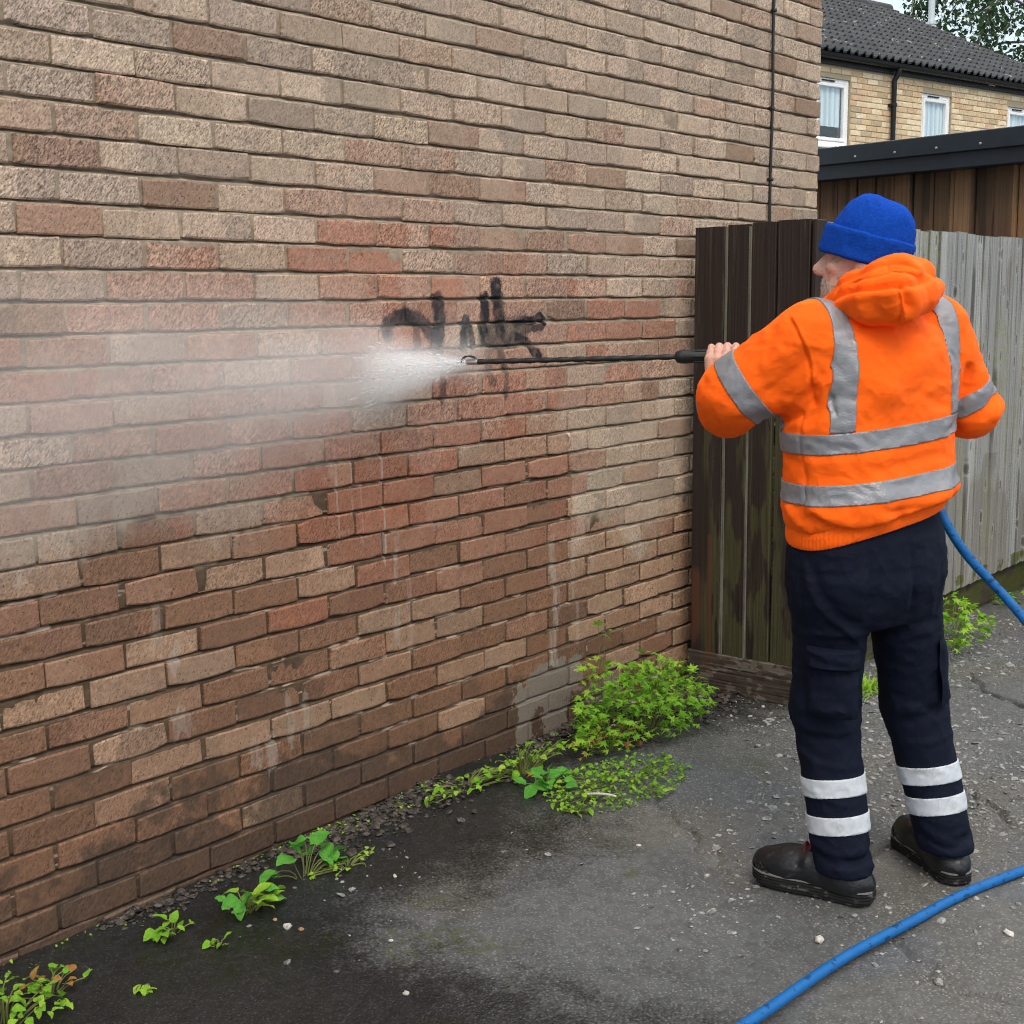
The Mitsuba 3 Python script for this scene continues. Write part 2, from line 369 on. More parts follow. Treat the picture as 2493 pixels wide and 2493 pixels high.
def asphalt_col(p, n, uv):
    x, y = p.x, p.y
    d, d2, which = voronoi(x * 130, y * 130)
    f = fbm(x * 5, y * 5, 1.0); g = fbm(x * 45, y * 45, 2.0)
    stone = smoothstep(.42, .28, d)
    col = mi.Color3f(.080, .084, .088) * (.72 + .55 * g) * (.75 + .5 * f)
    st = mix(C3(.045, .045, .045), C3(.29, .29, .28), which * which)
    gr = gravelly(x, y)
    col = mix(col, st, stone * (.42 + .40 * gr))
    brown = smoothstep(.5, .62, fbm(x * 2.2, y * 2.2, 6.0))
    col = mix(col, col * mi.Color3f(1.12, 1.03, .86), brown * .6)
    moss = smoothstep(.56, .7, fbm(x * 4, y * 4, 8.0)) * smoothstep(.45, .6, fbm(x * 60, y * 60, 8.0)) * sel(y > -1.0, 1.0, .25)
    col = mix(col, mi.Color3f(.055, .068, .022), moss * .55)
    return mix(col, col * mi.Color3f(.17, .185, .20), ground_wet(x, y))
def asphalt_rough(p, n, uv):
    w = ground_wet(p.x, p.y)
    g = noise(p.x * 60, p.y * 60, 2.0)
    pool = smoothstep(.50, .58, fbm(p.x * 3.5, p.y * 3.5, 5.0)) * dr.maximum(w, smoothstep(-1.72, -1.95, p.y + (fbm(p.x * 5, p.y * 5, 1.0) - .5) * .3))
    return .54 - .26 * w - .20 * pool + .12 * g
def asphalt_bump(p, n, uv):
    d, d2, which = voronoi(p.x * 130, p.y * 130)
    return smoothstep(.5, .1, d) * (.3 + .7 * which) * (.35 + .65 * gravelly(p.x, p.y)) + .5 * noise(p.x * 90, p.y * 90) + .35 * noise(p.x * 300, p.y * 300)
mat('m_asphalt', bump(asphalt_bump, P(proc(asphalt_col), proc(asphalt_rough), .55), .0034, 7e-4))
CRACKS = [([(1.267, -1.168), (1.394, -1.222), (1.597, -1.323), (1.76, -1.358), (2.04, -1.376), (2.348, -1.487)], 0.006, 0.012), ([(3.508, -0.851), (3.342, -1.003), (3.189, -1.196)], 0.008, 0.014), ([(2.206, -0.998), (2.335, -1.082), (2.275, -1.282), (2.053, -1.589)], 0.006, 0.009), ([(1.72, -0.456), (1.572, -0.711), (1.368, -0.963), (1.267, -1.168)], 0.006, 0.006), ([(1.222, -1.589), (1.071, -1.766), (1.06, -1.933)], 0.007, 0.006), ([(3.599, -0.428), (3.286, -0.812), (3.342, -1.003)], 0.006, 0.008)]
def ground_mesh():
    def axis(lo, a, b, hi, fine):
        return np.unique(np.concatenate([np.linspace(lo, a, 12) , np.arange(a, b, fine), np.linspace(b, hi, 14)]))
    xs = axis(-250, -1.2, 4.6, 250, .0115); ys = axis(-250, -2.6, .06, 250, .0115)
    X, Y = np.meshgrid(xs, ys)
    near = (X > -1.3) & (X < 4.7) & (Y > -2.7) & (Y < .07)
    q = np.stack([X, Y, X * 0], -1)
    Z = gz(X, Y) + near * ((meshkit.fbm(q * 2.2, 3, 1) - .5) * .030 + (meshkit.fbm(q * 14, 3, 2) - .5) * .007)
    for pts, w, dep in CRACKS:
        d = np.full(X.shape, 9.0)
        wx, wy = X + (meshkit.noise(q * 14, 3) - .5) * .06, Y + (meshkit.noise(q * 14, 4) - .5) * .06
        for a, b in zip(pts[:-1], pts[1:]):
            ab = np.array(b) - a; t = np.clip(((wx - a[0]) * ab[0] + (wy - a[1]) * ab[1]) / (ab @ ab), 0, 1)
            d = np.minimum(d, np.hypot(wx - a[0] - t * ab[0], wy - a[1] - t * ab[1]))
        Z -= near * dep * 2.4 * np.exp(-(d / (w * 1.2)) ** 2) * (.5 + meshkit.noise(q * 7, 12))
    n, m = X.shape
    i, j = np.meshgrid(np.arange(n - 1), np.arange(m - 1), indexing='ij')
    return M(np.stack([X, Y, Z], -1).reshape(-1, 3), quads(np.stack([i * m + j, i * m + j + 1, (i + 1) * m + j + 1, (i + 1) * m + j], -1).reshape(-1, 4)))
_g = ground_mesh()
add('ground', _g, 'm_asphalt', True)
labels['ground'] = {'kind': 'structure', 'label': 'worn wet asphalt of the yard', 'category': 'ground'}
from scipy.spatial import cKDTree
_near = (_g.vertices[:, 0] > -1.3) & (_g.vertices[:, 0] < 4.7) & (_g.vertices[:, 1] > -2.7) & (_g.vertices[:, 1] < .07)
_gv = _g.vertices[_near]; _gt = cKDTree(_gv[:, :2])
def gh(x, y):
    return float(_gv[_gt.query((x, y))[1], 2])

# ---------------------------------------------------------------- timber
def grain(p, along, seed=0.0):
    """Wood figure: streaks along the board, (streaks, fine)."""
    a, b = (p.x + p.y * 1.3 + seed) * 1.0, p.z
    return noise(a * 160, b * 3.0, seed), noise(a * 420, b * 9.0, seed + 3)
def gate_col(p, n, uv):
    g, f = grain(p, 0)
    y, z = p.y, p.z
    col = mix(C3(.011, .0066, .0055), C3(.028, .0175, .0135), g * .7 + f * .3)
    bare = smoothstep(.62, .8, noise(y * 50, z * 2.2, 4.0)) * smoothstep(.4, .7, f)
    col = mix(col, C3(.075, .06, .05), bare * .4)
    ragged = fbm(y * 30, z * 6, 2.0)
    algae = smoothstep(.46, .60, ragged + .30 - z * .34 - .22 * noise(y * 13, 1.0) + .1 * noise(y * 70, z * 2)) * smoothstep(-.10, -.16, y + (noise(z * 8, 5.0) - .5) * .06)
    col = mix(col, mix(C3(.040, .042, .018), C3(.085, .086, .030), f), algae * .55)
    red = smoothstep(.6, .75, noise(y * 40, z * 3, 11.0)) * sel((y > -.16) & (z < .6), 1.0, 0.0)
    return mix(col, C3(.085, .030, .016), red * .7)
def grey_col(p, n, uv):
    g, f = grain(p, 0)
    bx = dr.floor(p.x / .1)
    t = cell_rand(bx, 3)
    col = mix(C3(.21, .22, .222), C3(.40, .41, .41), g * .6 + f * .4) * (.8 + .35 * t)
    col = mix(col, C3(.10, .10, .095), smoothstep(.70, .80, noise(p.x * 130, p.z * 2.0, 6.0)) * .8)
    low = smoothstep(.5, .6, fbm(p.x * 6, p.z * 2.5, 2.0) + sel(p.z < .75, .08, sel(p.z < 1.1, -.02, -.2)))
    col = mix(col, C3(.16, .145, .12) * (.6 + .8 * f), low * .55)
    kx, kz = p.x * 9.0, p.z * 4.2
    d, d2, w = voronoi(kx, kz)
    knot = smoothstep(.13, .07, d) * sel(w > .45, 1.0, 0.0)
    col = mix(col, C3(.085, .075, .065), knot * .75)
    col = mix(col, C3(.42, .43, .44), smoothstep(.17, .14, d) * smoothstep(.11, .14, d) * sel(w > .45, .6, 0.0))
    lichen = smoothstep(.62, .70, noise(p.x * 14, p.z * 2.5, 8.0)) * smoothstep(.45, .6, noise(p.x * 300, p.z * 90))
    col = mix(col, C3(.22, .23, .07), lichen * .4)
    moss = smoothstep(.42, .6, fbm(p.x * 16, p.z * 16, 4.0) + sel(p.z < .12, .12, sel(p.z < .21, -.06, -.5)))
    return mix(col, mix(C3(.045, .055, .015), C3(.11, .13, .03), f), moss * .9)
def board_bump(p, n, uv):
    g, f = grain(p, 0)
    d, d2, w = voronoi(p.x * 9.0, p.z * 4.2)
    return g * .7 + f * .4 + smoothstep(.16, .05, d) * sel(w > .45, -.9, 0.0)
mat('m_gate', bump(lambda p, n, uv: noise((p.x + p.y) * 160, p.z * 3) * .6 + noise((p.x + p.y) * 420, p.z * 9) * .4, P(proc(gate_col), .62, .4), .0022))
mat('m_grey_wood', bump(board_bump, P(proc(grey_col), .85, .25), .003))
def gravel_board_col(p, n, uv):
    f, g = noise(p.z * 160, (p.x + p.y) * 6, 1.0), fbm((p.x + p.y) * 18, p.z * 30, 3.0)
    col = mix(C3(.026, .019, .014), C3(.072, .056, .043), f * .6 + g * .4)
    worn = smoothstep(.56, .64, fbm((p.x + p.y) * 24, p.z * 60, 7.0))
    col = mix(col, C3(.17, .15, .125), worn * .5)
    red = smoothstep(.55, .7, noise(p.y * 26, p.z * 9, 2.0)) * sel(p.y > -.17, 1.0, 0.0)
    return mix(col, C3(.09, .034, .02), red * .5)
mat('m_gravel_board', bump(lambda p, n, uv: noise(p.z * 160, (p.x + p.y) * 6) + .5 * noise(p.z * 60, p.x * 60 + p.y * 60), P(proc(gravel_board_col), .75, .3), .003))
def foot_col(p, n, uv):
    f, g = noise(p.z * 160, p.x * 6, 1.0), fbm(p.x * 18, p.z * 30, 3.0)
    col = mix(C3(.026, .022, .016), C3(.075, .066, .05), f * .6 + g * .4)
    return mix(col, mix(C3(.03, .036, .010), C3(.085, .10, .022), noise(p.x * 260, p.z * 260)), smoothstep(.42, .56, fbm(p.x * 9, p.z * 16, 6.0)) * .8)
mat('m_fence_foot', bump(lambda p, n, uv: noise(p.z * 160, p.x * 6) + .5 * noise(p.z * 60, p.x * 60), P(proc(foot_col), .85, .25), .003))
mat('m_batten', bump(lambda p, n, uv: noise(p.y * 200, p.z * 8), P(proc(lambda p, n, uv: mix(C3(.06, .058, .045), C3(.17, .165, .13), noise(p.y * 300, p.z * 7) * .7 + .3 * noise(p.y * 60, p.z * 30))), .85, .25), .002))

def plank(w, t, h, r, taper=1.0, warp=.004, top=None, seg=9):
    """A rough-sawn board: width along +y, thickness along +x, height z; a feather edge if taper < 1; slightly bowed and uneven."""
    zs = np.linspace(0, h, seg)
    bow = r.normal(0, warp) * np.sin(zs / h * np.pi) ; ew = np.cumsum(r.normal(0, .0007, seg)); ew2 = np.cumsum(r.normal(0, .0007, seg))
    c = min(.0025, t * taper * .3)
    v = []
    for i, z in enumerate(zs):
        a, b = ew[i], w + ew2[i]
        pr = [(0 + c, a), (0, a + c), (0, b - c), (c, b), (t * taper - c * .5, b), (t - c, a)]
        pr = [(-t + c * 1, a), (-t, a + c), (-t * taper, b - c), (-t * taper + c, b), (0, b), (0, a)]
        v += [[x + bow[i], y, z] for x, y in pr]
    n = 6
    v = np.array(v)
    if top is not None: v[-n:, 2] += top * (v[-n:, 1] / w)
    f = []
    for i in range(seg - 1):
        for k in range(n):
            f.append([i * n + k, (i + 1) * n + k, (i + 1) * n + (k + 1) % n, i * n + (k + 1) % n])
    f = quads(f)
    caps = np.array([[0, k, k + 1] for k in range(1, n - 1)])
    m = M(v, np.vstack([f, caps, caps[:, ::-1] + (seg - 1) * n]))
    m.fix_normals()
    return m

gate = thing('side_gate', 'dark brown wooden side gate with mossy gaps standing at right angles to the brick wall', 'gate')
GX = 2.735
ys = [-.070, -.196, -.206, -.298, -.308, -.405, -.412, -.540]
r = np.random.default_rng(4)
for i, (a, b) in enumerate(zip(ys[::2], ys[1::2])):
    m = plank(a - b, .020, 1.606 + .004 * i, r, .8)
    m.apply_translation([GX, b, .135])
    add('side_gate__board', m, 'm_gate', 20)
for a, b in ((-.196, -.206), (-.298, -.308)):
    m = plank(a - b + .004, .010, 1.600, r, 1.0, .001); m.apply_translation([GX - .010, b - .002, .137])
    add('side_gate__cover_strip', m, 'm_batten', 20)
    labels.setdefault('side_gate__cover_strip', {'label': 'pale mossy strip in the gap between two boards'})
add('side_gate__back_rail', cat([box(GX + .006, GX + .05, -.54, -.06, z, z + .07, .004) for z in (.35, .95, 1.5)]), 'm_gate')
m = box(GX - .026, GX + .02, -.546, -.058, -.01, .139, .004)
add('side_gate__bottom_board', m, 'm_gravel_board'); labels['side_gate__bottom_board'] = {'label': 'split weathered bottom board'}
add('side_gate__end_post', box(GX - .018, GX + .06, -.566, -.545, -.02, 1.752, .004), 'm_gate')

fence = thing('board_fence', 'weathered silver grey fence of vertical boards behind the worker', 'fence')
r = np.random.default_rng(8)
x, i = 2.765, 0
while x < 9.0:
    w = r.uniform(.105, .125)
    h = 1.752 - .150 + r.normal(0, .002)
    m = plank(w, .018, h, r, .42, .004, top=r.normal(0, .0015))
    m.apply_transform(trimesh.transformations.rotation_matrix(-math.pi / 2, [0, 0, 1]))   # width along +x -> face to -y
    m.vertices[:, 1] *= -1; m.faces = m.faces[:, ::-1]
    m.apply_translation([x, -.47 + r.normal(0, .0015), .150])
    add('board_fence__board', m, 'm_grey_wood', 20)
    x += w - .016; i += 1
for k in range(3):
    add('board_fence__gravel_board', box(2.80 + 2.1 * k, 4.88 + 2.1 * k, -.462, -.432, -.06, .153, .005), 'm_fence_foot')
add('board_fence__rail', cat([box(2.8, 9.0, -.445, -.40, z, z + .07) for z in (.4, 1.0, 1.5)]), 'm_grey_wood')

# ---------------------------------------------------------------- timber building with a dark roof edge beyond the fence
def shed_col(p, n, uv):
    u = p.x * .1977 + p.y * .9803
    b = dr.floor(u / .1265)
    t = cell_rand(b, 5)
    g, f = noise(u * 170, p.z * 3.5, b), noise(u * 50, p.z * 1.1, b + 3)
    col = mix(C3(.075, .043, .025), C3(.31, .175, .088), t * t * .8 + .2 * f)
    col = col * (.75 + .5 * g)
    return mix(col, C3(.03, .018, .012), smoothstep(.70, .8, noise(u * 30, p.z * 2.4, b + 7)) * .6)
mat('m_cedar', bump(lambda p, n, uv: noise((p.x * .2 + p.y) * 170, p.z * 3.5), P(proc(shed_col), .7, .35), .002))
mat('m_dark_metal', P(proc(lambda p, n, uv: C3(.018, .027, .039) * (.85 + .3 * fbm(p.x * 9 + p.y * 9, p.z * 9, 1.0))), .36, .5))
mat('m_screw', P((.35, .36, .37), .35, .5, metallic=.8))
SH = trimesh.transformations.translation_matrix([5.7, .34, 0]) @ rotz(11.4)      # local +y along the face, +x into the building
def sh(m): m.apply_transform(SH); return m
shed = thing('timber_shed', 'low timber building with vertical brown cladding under a dark flat roof edge', 'shed')
r = np.random.default_rng(5)
u, i = -2.6, 0
while u < 3.9:
    w = .118 + r.normal(0, .004)
    d = [0, .012, .004, .016][r.integers(4)]
    m = plank(w, .022, 2.25, r, 1.0, .001, seg=3); m.apply_translation([-.0 + d, u, 0.0])
    add('timber_shed__cladding_board', sh(m), 'm_cedar', 20)
    u += w + .0085; i += 1
add('timber_shed__core', sh(box(.026, 3.2, -2.6, 3.9, 0, 2.2)), 'm_core')
add('timber_shed__roof_edge', sh(box(-.150, 3.3, -2.75, 4.0, 2.232, 2.330, .004)), 'm_dark_metal')
add('timber_shed__roof_edge', sh(box(-.128, 3.28, -2.73, 3.98, 2.150, 2.235, .004)), 'm_dark_metal')
for k in range(-9, 14):
    s = trimesh.creation.icosphere(2, .008); s.apply_scale([.6, 1, 1]); s.apply_translation([-.151, .07 + .262 * k, 2.262])
    add('timber_shed__screw', sh(s), 'm_screw', True)

# ---------------------------------------------------------------- brick terrace house behind
HX = trimesh.transformations.translation_matrix([16.9937, 5.1848, 0]) @ rotz(11.4)
# local frame: x along the facade (world 0.980,-0.198), y away from us, z up
def hs(m): m.apply_transform(HX); return m
def hloc(p):
    dx, dy = p.x - 16.9937, p.y - 5.1848
    return dx * .98027 - dy * .19766, dx * .19766 + dy * .98027
def hbrick_col(p, n, uv):
    u, v = hloc(p)
    c = dr.floor(p.z / .075); odd = c - 2 * dr.floor(c * .5)
    k = dr.floor((u + odd * .1125) / .225)
    t, t2 = cell_rand(k, c, 1), cell_rand(k, c, 2)
    col = mix(C3(.56, .42, .26), C3(.74, .62, .43), t)
    col = sel(t2 > .86, mix(col, C3(.56, .36, .22), .6), sel(t2 < .12, col * .72, col))
    return col * (.82 + .36 * fbm(u * 40, p.z * 40, 2.0))
mat('m_house_brick', bump(lambda p, n, uv: fbm(p.x * 60 + p.y * 60, p.z * 60), P(proc(hbrick_col), .9, .2), .004))
mat('m_house_mortar', P((.36, .30, .21), .95, .2))
mat('m_upvc', P((.80, .81, .82), .32, .5))
mat('m_gutter', P(proc(lambda p, n, uv: C3(.010, .011, .013) * (.8 + .5 * noise(p.x * 6, p.y * 6, p.z * 30))), .5, .3))
mat('m_pane', {'type': 'thindielectric', 'int_ior': 1.52})
mat('m_sky_tinted_curtain', P(proc(lambda p, n, uv: C3(.60, .74, .80) * (.85 + .15 * dr.sin((p.x * 60 - p.y * 12)))), .9, .1), True)  # net curtain coloured pale blue to stand for sky reflected in the panes
mat('m_room', P((.10, .10, .10), .9, .2))
house = thing('terraced_house', 'pale yellow brick house with grey tiled roof and white windows in the background', 'house')
UL, UR = -9.0, 4.0
WIN = [(-2.32, -1.593, 3.44, 4.29), (.009, .715, 3.44, 4.275), (2.161, 2.87, 3.44, 4.262), (-6.2, -5.1, 3.3, 4.28)]
hb, hrest = [], []
for c in range(int(1.5 / .075), int(4.47 / .075)):
    z = c * .075
    k0 = int(UL / .225)
    for k in range(k0, 19):
        u0 = k * .225 - (c & 1) * .1125 + .005; u1 = u0 + .215
        segs = [(max(u0, UL), min(u1, UR))]
        for a, b, za, zb in WIN:
            if z + .06 > za - .02 and z < zb + .015:
                segs = [s for (p0, p1) in segs for s in ((p0, min(p1, a - .004)), (max(p0, b + .004), p1))]
        for (p0, p1) in segs:
            if p1 - p0 < .03: continue
            rr = np.random.default_rng(500000 + 1000 * c + k)
            m = box(p0, p1, -.004 + rr.normal(0, .0015), .05, z, z + .064, .004)
            vis = z > 3.4 and -2.4 < p0 < 3.1
            (hb if vis else hrest).append((abs(p0 - 0.3), hs(m)))
hb.sort(key=lambda t: t[0])
for d, m in hb[:300]: add('terraced_house__brick', m, 'm_house_brick')
add('terraced_house__brickwork', cat([m for d, m in hb[300:] + hrest]), 'm_house_brick')
labels['terraced_house__brickwork'] = {'kind': 'stuff', 'label': 'the remaining bricks of the pale house'}
segs = [(UL, -6.2), (-5.1, -2.32), (-1.593, .009), (.715, 2.161), (2.87, UR)]
wm = [box(a, b, .006, .2, 0, 4.47) for a, b in segs] + [box(a, b, .006, .2, 0, za) for a, b, za, zb in WIN] + [box(a, b, .006, .2, zb, 4.47) for a, b, za, zb in WIN]
wm += [box(UL, UL + .2, .2, 7.2, 0, 4.6), box(UR - .2, UR, .2, 7.2, 0, 4.6), box(UL, UR, 7.2, 7.4, 0, 4.6)]
add('terraced_house__wall', hs(cat(wm)), 'm_house_mortar')
add('terraced_house__room_lining', hs(box(UL + .25, UR - .25, 2.6, 2.7, 0, 4.4)), 'm_room')
for i, (a, b, za, zb) in enumerate(WIN):
    fr = add('terraced_house__window', hs(cat([box(a + .005, a + .055, .03, .09, za, zb, .004), box(b - .055, b - .005, .03, .09, za, zb, .004), box(a + .052, b - .052, .032, .088, zb - .055, zb, .004), box(a + .052, b - .052, .032, .088, za, za + .055, .004),
               box(a + .06, a + .105, .020, .075, za + .06, zb - .06, .006), box(b - .105, b - .06, .020, .075, za + .06, zb - .06, .006), box(a + .10, b - .10, .022, .073, zb - .105, zb - .06, .006), box(a + .10, b - .10, .022, .073, za + .06, za + .105, .006)])), 'm_upvc', 30)
    pane = M([[a + .1, .05, za + .1], [b - .1, .05, za + .1], [b - .1, .05, zb - .1], [a + .1, .05, zb - .1]], [[0, 1, 2], [0, 2, 3]])
    add(fr + '__pane', hs(pane), 'm_pane')
    add(fr + '__sill', hs(box(a - .02, b + .02, -.045, .10, za - .04, za - .004, .006)), 'm_upvc', 30)
    add(fr + '__vent', hs(box(a + .16, a + .42, .012, .034, zb - .042, zb - .026, .003)), 'm_gutter')
    if True:
        uu = np.linspace(a + .02, b - .02, 40)
        if i == 0: uu = np.linspace(a + .11, b - .13, 24)
        cz = np.array([za + (.25 if i == 0 else .02), zb - .02])  # first window: sheet ends high, leaving a dark foot as its tree reflection
        U, Zc = np.meshgrid(uu, cz); Yc = .082 + .008 * np.sin(U * 45)
        i_, j_ = np.meshgrid(np.arange(1), np.arange(len(uu) - 1), indexing='ij'); mm = len(uu)
        add(fr + '__sky_tinted_curtain', hs(M(np.stack([U, Yc, Zc], -1).reshape(-1, 3), quads(np.stack([i_ * mm + j_, i_ * mm + j_ + 1, (i_ + 1) * mm + j_ + 1, (i_ + 1) * mm + j_], -1).reshape(-1, 4)))), 'm_sky_tinted_curtain', True)
# eaves: black soffit board, half-round gutter, downpipe
add('terraced_house__fascia', hs(box(UL, UR + .1, -.030, .0, 4.447, 4.61, .003)), 'm_gutter')
th = np.linspace(0, np.pi, 12)
prof = np.r_[np.c_[-np.cos(th) * .058, -np.sin(th) * .058], np.c_[np.cos(th) * .053, -np.sin(th) * .053]]
g = trimesh.creation.extrude_polygon(__import__('shapely').geometry.Polygon(prof), UR - UL + .1, engine='earcut')
g.apply_transform(np.array([[0, 0, 1, UL], [1, 0, 0, -.100], [0, 1, 0, 4.560], [0, 0, 0, 1.0]]))
add('terraced_house__gutter', hs(g), 'm_gutter', 30)
pu = -.70
add('terraced_house__downpipe', hs(cat([tube(spline([[pu, -.10, 4.52], [pu, -.095, 4.45], [pu - .015, -.062, 4.38], [pu - .02, -.055, 4.30]], 14), .034, 12), tube([[pu - .02, -.055, 4.32], [pu - .02, -.055, 0.0]], .034, 12)])), 'm_gutter', 40)
for z in (4.04, 3.0, 2.0):
    add('terraced_house__downpipe__bracket', hs(cat([box(pu - .075, pu + .03, -.08, .004, z - .02, z + .02, .004), trimesh.creation.cylinder(.041, .05, sections=14, transform=trimesh.transformations.translation_matrix([pu - .02, -.055, z]))])), 'm_gutter', 40)
add('terraced_house__fascia_vent', hs(box(1.58, 1.74, -.040, -.026, 4.505, 4.528, .003)), 'm_upvc')
# roof of rolled concrete tiles
def tile_col(p, n, uv):
    u, v = hloc(p)
    t = cell_rand(dr.floor(u / .155), dr.floor(v / .285), 3)
    col = mix(C3(.036, .038, .042), C3(.072, .073, .078), t * .6 + .4 * fbm(u * 25, v * 25, 2.0))
    lich = smoothstep(.72, .75, fbm(u * 7, v * 7, 5.0)) * smoothstep(.4, .55, noise(u * 50, v * 50))
    return mix(col, C3(.30, .30, .27), lich * .6)
mat('m_tile', P(proc(tile_col), .8, .3))
pitch = math.radians(26.3); GA = .30; TW = .155
def tile_mesh():
    """One rolled tile: a half-round roll and a flat pan, with a thick butt edge; local x across, y up the slope."""
    xs = np.array([0, .02, .045, .07, .085, .105, .13, .155])
    hz = np.array([.004, .030, .047, .030, .006, .0, .0, .004])
    t = .016; L = GA + .04
    top0, top1 = np.c_[xs, xs * 0, hz + .026], np.c_[xs, xs * 0 + L, hz - .004]
    bot0 = np.c_[xs, xs * 0 + .001, hz + .026 - t - .012]
    n = len(xs); k = np.arange(n - 1)
    f = np.vstack([quads(np.c_[k, k + 1, k + 1 + n, k + n]), quads(np.c_[k + 2 * n, k + 1 + 2 * n, k + 1, k])])
    return M(np.vstack([top0, top1, bot0]), f)
RT = np.array([[1, 0, 0, 0], [0, math.cos(pitch), -math.sin(pitch), -.17], [0, math.sin(pitch), math.cos(pitch), 4.575], [0, 0, 0, 1.0]])
tl, tr = [], []
for rI in range(14):
    for cI in range(int(14.0 / TW)):
        u0 = UR + .12 - (cI + 1) * TW
        rr = np.random.default_rng(rI * 997 + cI)
        m = tile_mesh(); m.apply_translation([u0, rI * GA + rr.normal(0, .003), rr.normal(0, .0015)])
        m.apply_transform(RT)
        (tl if -2.3 < u0 < 4.6 else tr).append((rI * .30 + abs(u0 - .8), hs(m)))
tl.sort(key=lambda t: t[0])
add('terraced_house__roof', hs((lambda m: (m.apply_transform(RT), m)[1])(box(UL, UR + .08, 0.0, 14 * GA, -.05, -.012))), 'm_gutter')
for d, m in tl[:300]: add('terraced_house__roof__tile', m, 'm_tile', 35)
add('terraced_house__roof__tiling', cat([m for d, m in tl[300:] + tr]), 'm_tile', 35)
labels['terraced_house__roof__tiling'] = {'kind': 'stuff', 'label': 'the farther roof tiles'}
back = box(UL, UR + .08, 0, 14 * GA, -.05, -.012); back.apply_transform(RT); back.vertices[:, 1] = 2 * (14 * GA * math.cos(pitch) - .17) - back.vertices[:, 1]; back.faces = back.faces[:, ::-1]
add('terraced_house__roof__back_slope', hs(back), 'm_tile')
ry, rz_ = 14 * GA * math.cos(pitch) - .17, 4.575 + 14 * GA * math.sin(pitch)
add('terraced_house__roof__ridge', hs(tube(np.c_[np.linspace(UL, UR + .12, 40), np.full(40, ry), np.full(40, rz_ + .0)], .11, 12)), 'm_tile', 40)
gm = M([[UR - .1, .1, 4.45], [UR - .1, 2 * ry - .1, 4.45], [UR - .1, ry, rz_ - .05]], [[0, 1, 2]])
mat('m_gable', P((.42, .33, .21), .95, .2), True)
add('terraced_house__gable', hs(gm), 'm_gable')
mat('m_flue', P((.55, .60, .63), .45, .4, metallic=.3))
pl = thing('lamp_column', 'pale grey column rising behind the tiled roof', 'pole')
add(pl + '__shaft', cat([trimesh.creation.cylinder(.085, 7.0, sections=16, transform=trimesh.transformations.translation_matrix([25.94, 8.88, 3.45])), trimesh.creation.cylinder(.105, .05, sections=16, transform=trimesh.transformations.translation_matrix([25.94, 8.88, 6.95]))]), 'm_flue', 40)
add(pl + '__upper_tube', trimesh.creation.cylinder(.065, 1.6, sections=16, transform=trimesh.transformations.translation_matrix([25.94, 8.88, 7.75])), 'm_flue', 40)


# ---------------------------------------------------------------- soft shapes: signed distance fields made into meshes
def surface_nets(fn, lo, hi, h):
    lo, hi = np.asarray(lo, float), np.asarray(hi, float)
    n = np.ceil((hi - lo) / h).astype(int) + 1
    ax = [lo[i] + h * np.arange(n[i]) for i in range(3)]
    vol = np.empty(n, np.float32)
    for i0 in range(0, n[0], 24):
        G = np.meshgrid(ax[0][i0:i0 + 24], ax[1], ax[2], indexing='ij')
        vol[i0:i0 + 24] = fn(*[g.astype(np.float32) for g in G])
    ins = vol < 0
    corner = [vol[a:n[0] - 1 + a, b:n[1] - 1 + b, c:n[2] - 1 + c] for a in (0, 1) for b in (0, 1) for c in (0, 1)]
    cs = [k < 0 for k in corner]
    cnt = sum(k.astype(np.int8) for k in cs)
    act = (cnt > 0) & (cnt < 8)
    idx = np.full(act.shape, -1, int); idx[act] = np.arange(act.sum())
    cv = np.stack([k[act] for k in corner], 1)
    off = np.array([[a, b, c] for a in (0, 1) for b in (0, 1) for c in (0, 1)], float)
    acc, num = np.zeros((len(cv), 3)), np.zeros(len(cv))
    for i in range(8):
        for j in range(i + 1, 8):
            if np.abs(off[i] - off[j]).sum() == 1:
                x = (cv[:, i] < 0) != (cv[:, j] < 0)
                t = np.where(x, cv[:, i] / np.where(x, cv[:, i] - cv[:, j], 1), 0)[:, None]
                acc += x[:, None] * (off[i] + t * (off[j] - off[i])); num += x
    v = lo + h * (np.argwhere(act) + acc / num[:, None])
    faces = []
    for a in range(3):
        b, c = (a + 1) % 3, (a + 2) % 3
        s0 = [slice(1, -1)] * 3; s1 = [slice(1, -1)] * 3
        s0[a] = slice(0, -1); s1[a] = slice(1, None)
        p, q = ins[tuple(s0)], ins[tuple(s1)]
        for flip, m in ((False, p & ~q), (True, ~p & q)):
            e = np.argwhere(m)
            e[:, b] += 1; e[:, c] += 1
            def cell(db, dc):
                r = e.copy(); r[:, b] += db; r[:, c] += dc
                return idx[r[:, 0], r[:, 1], r[:, 2]]
            qd = np.c_[cell(-1, -1), cell(0, -1), cell(0, 0), cell(-1, 0)]
            faces.append(quads(qd[:, ::-1] if flip else qd))
    return M(v, np.vstack(faces))

def s_ell(c, r, R=None):
    c, r = np.asarray(c, np.float32), np.asarray(r, np.float32)
    def f(x, y, z):
        x, y, z = x - c[0], y - c[1], z - c[2]
        if R is not None:
            x, y, z = (R[0][i] * x + R[1][i] * y + R[2][i] * z for i in range(3))
        k0 = np.sqrt((x / r[0]) ** 2 + (y / r[1]) ** 2 + (z / r[2]) ** 2)
        k1 = np.sqrt((x / r[0] ** 2) ** 2 + (y / r[1] ** 2) ** 2 + (z / r[2] ** 2) ** 2)
        return k0 * (k0 - 1) / np.maximum(k1, 1e-6)
    return f

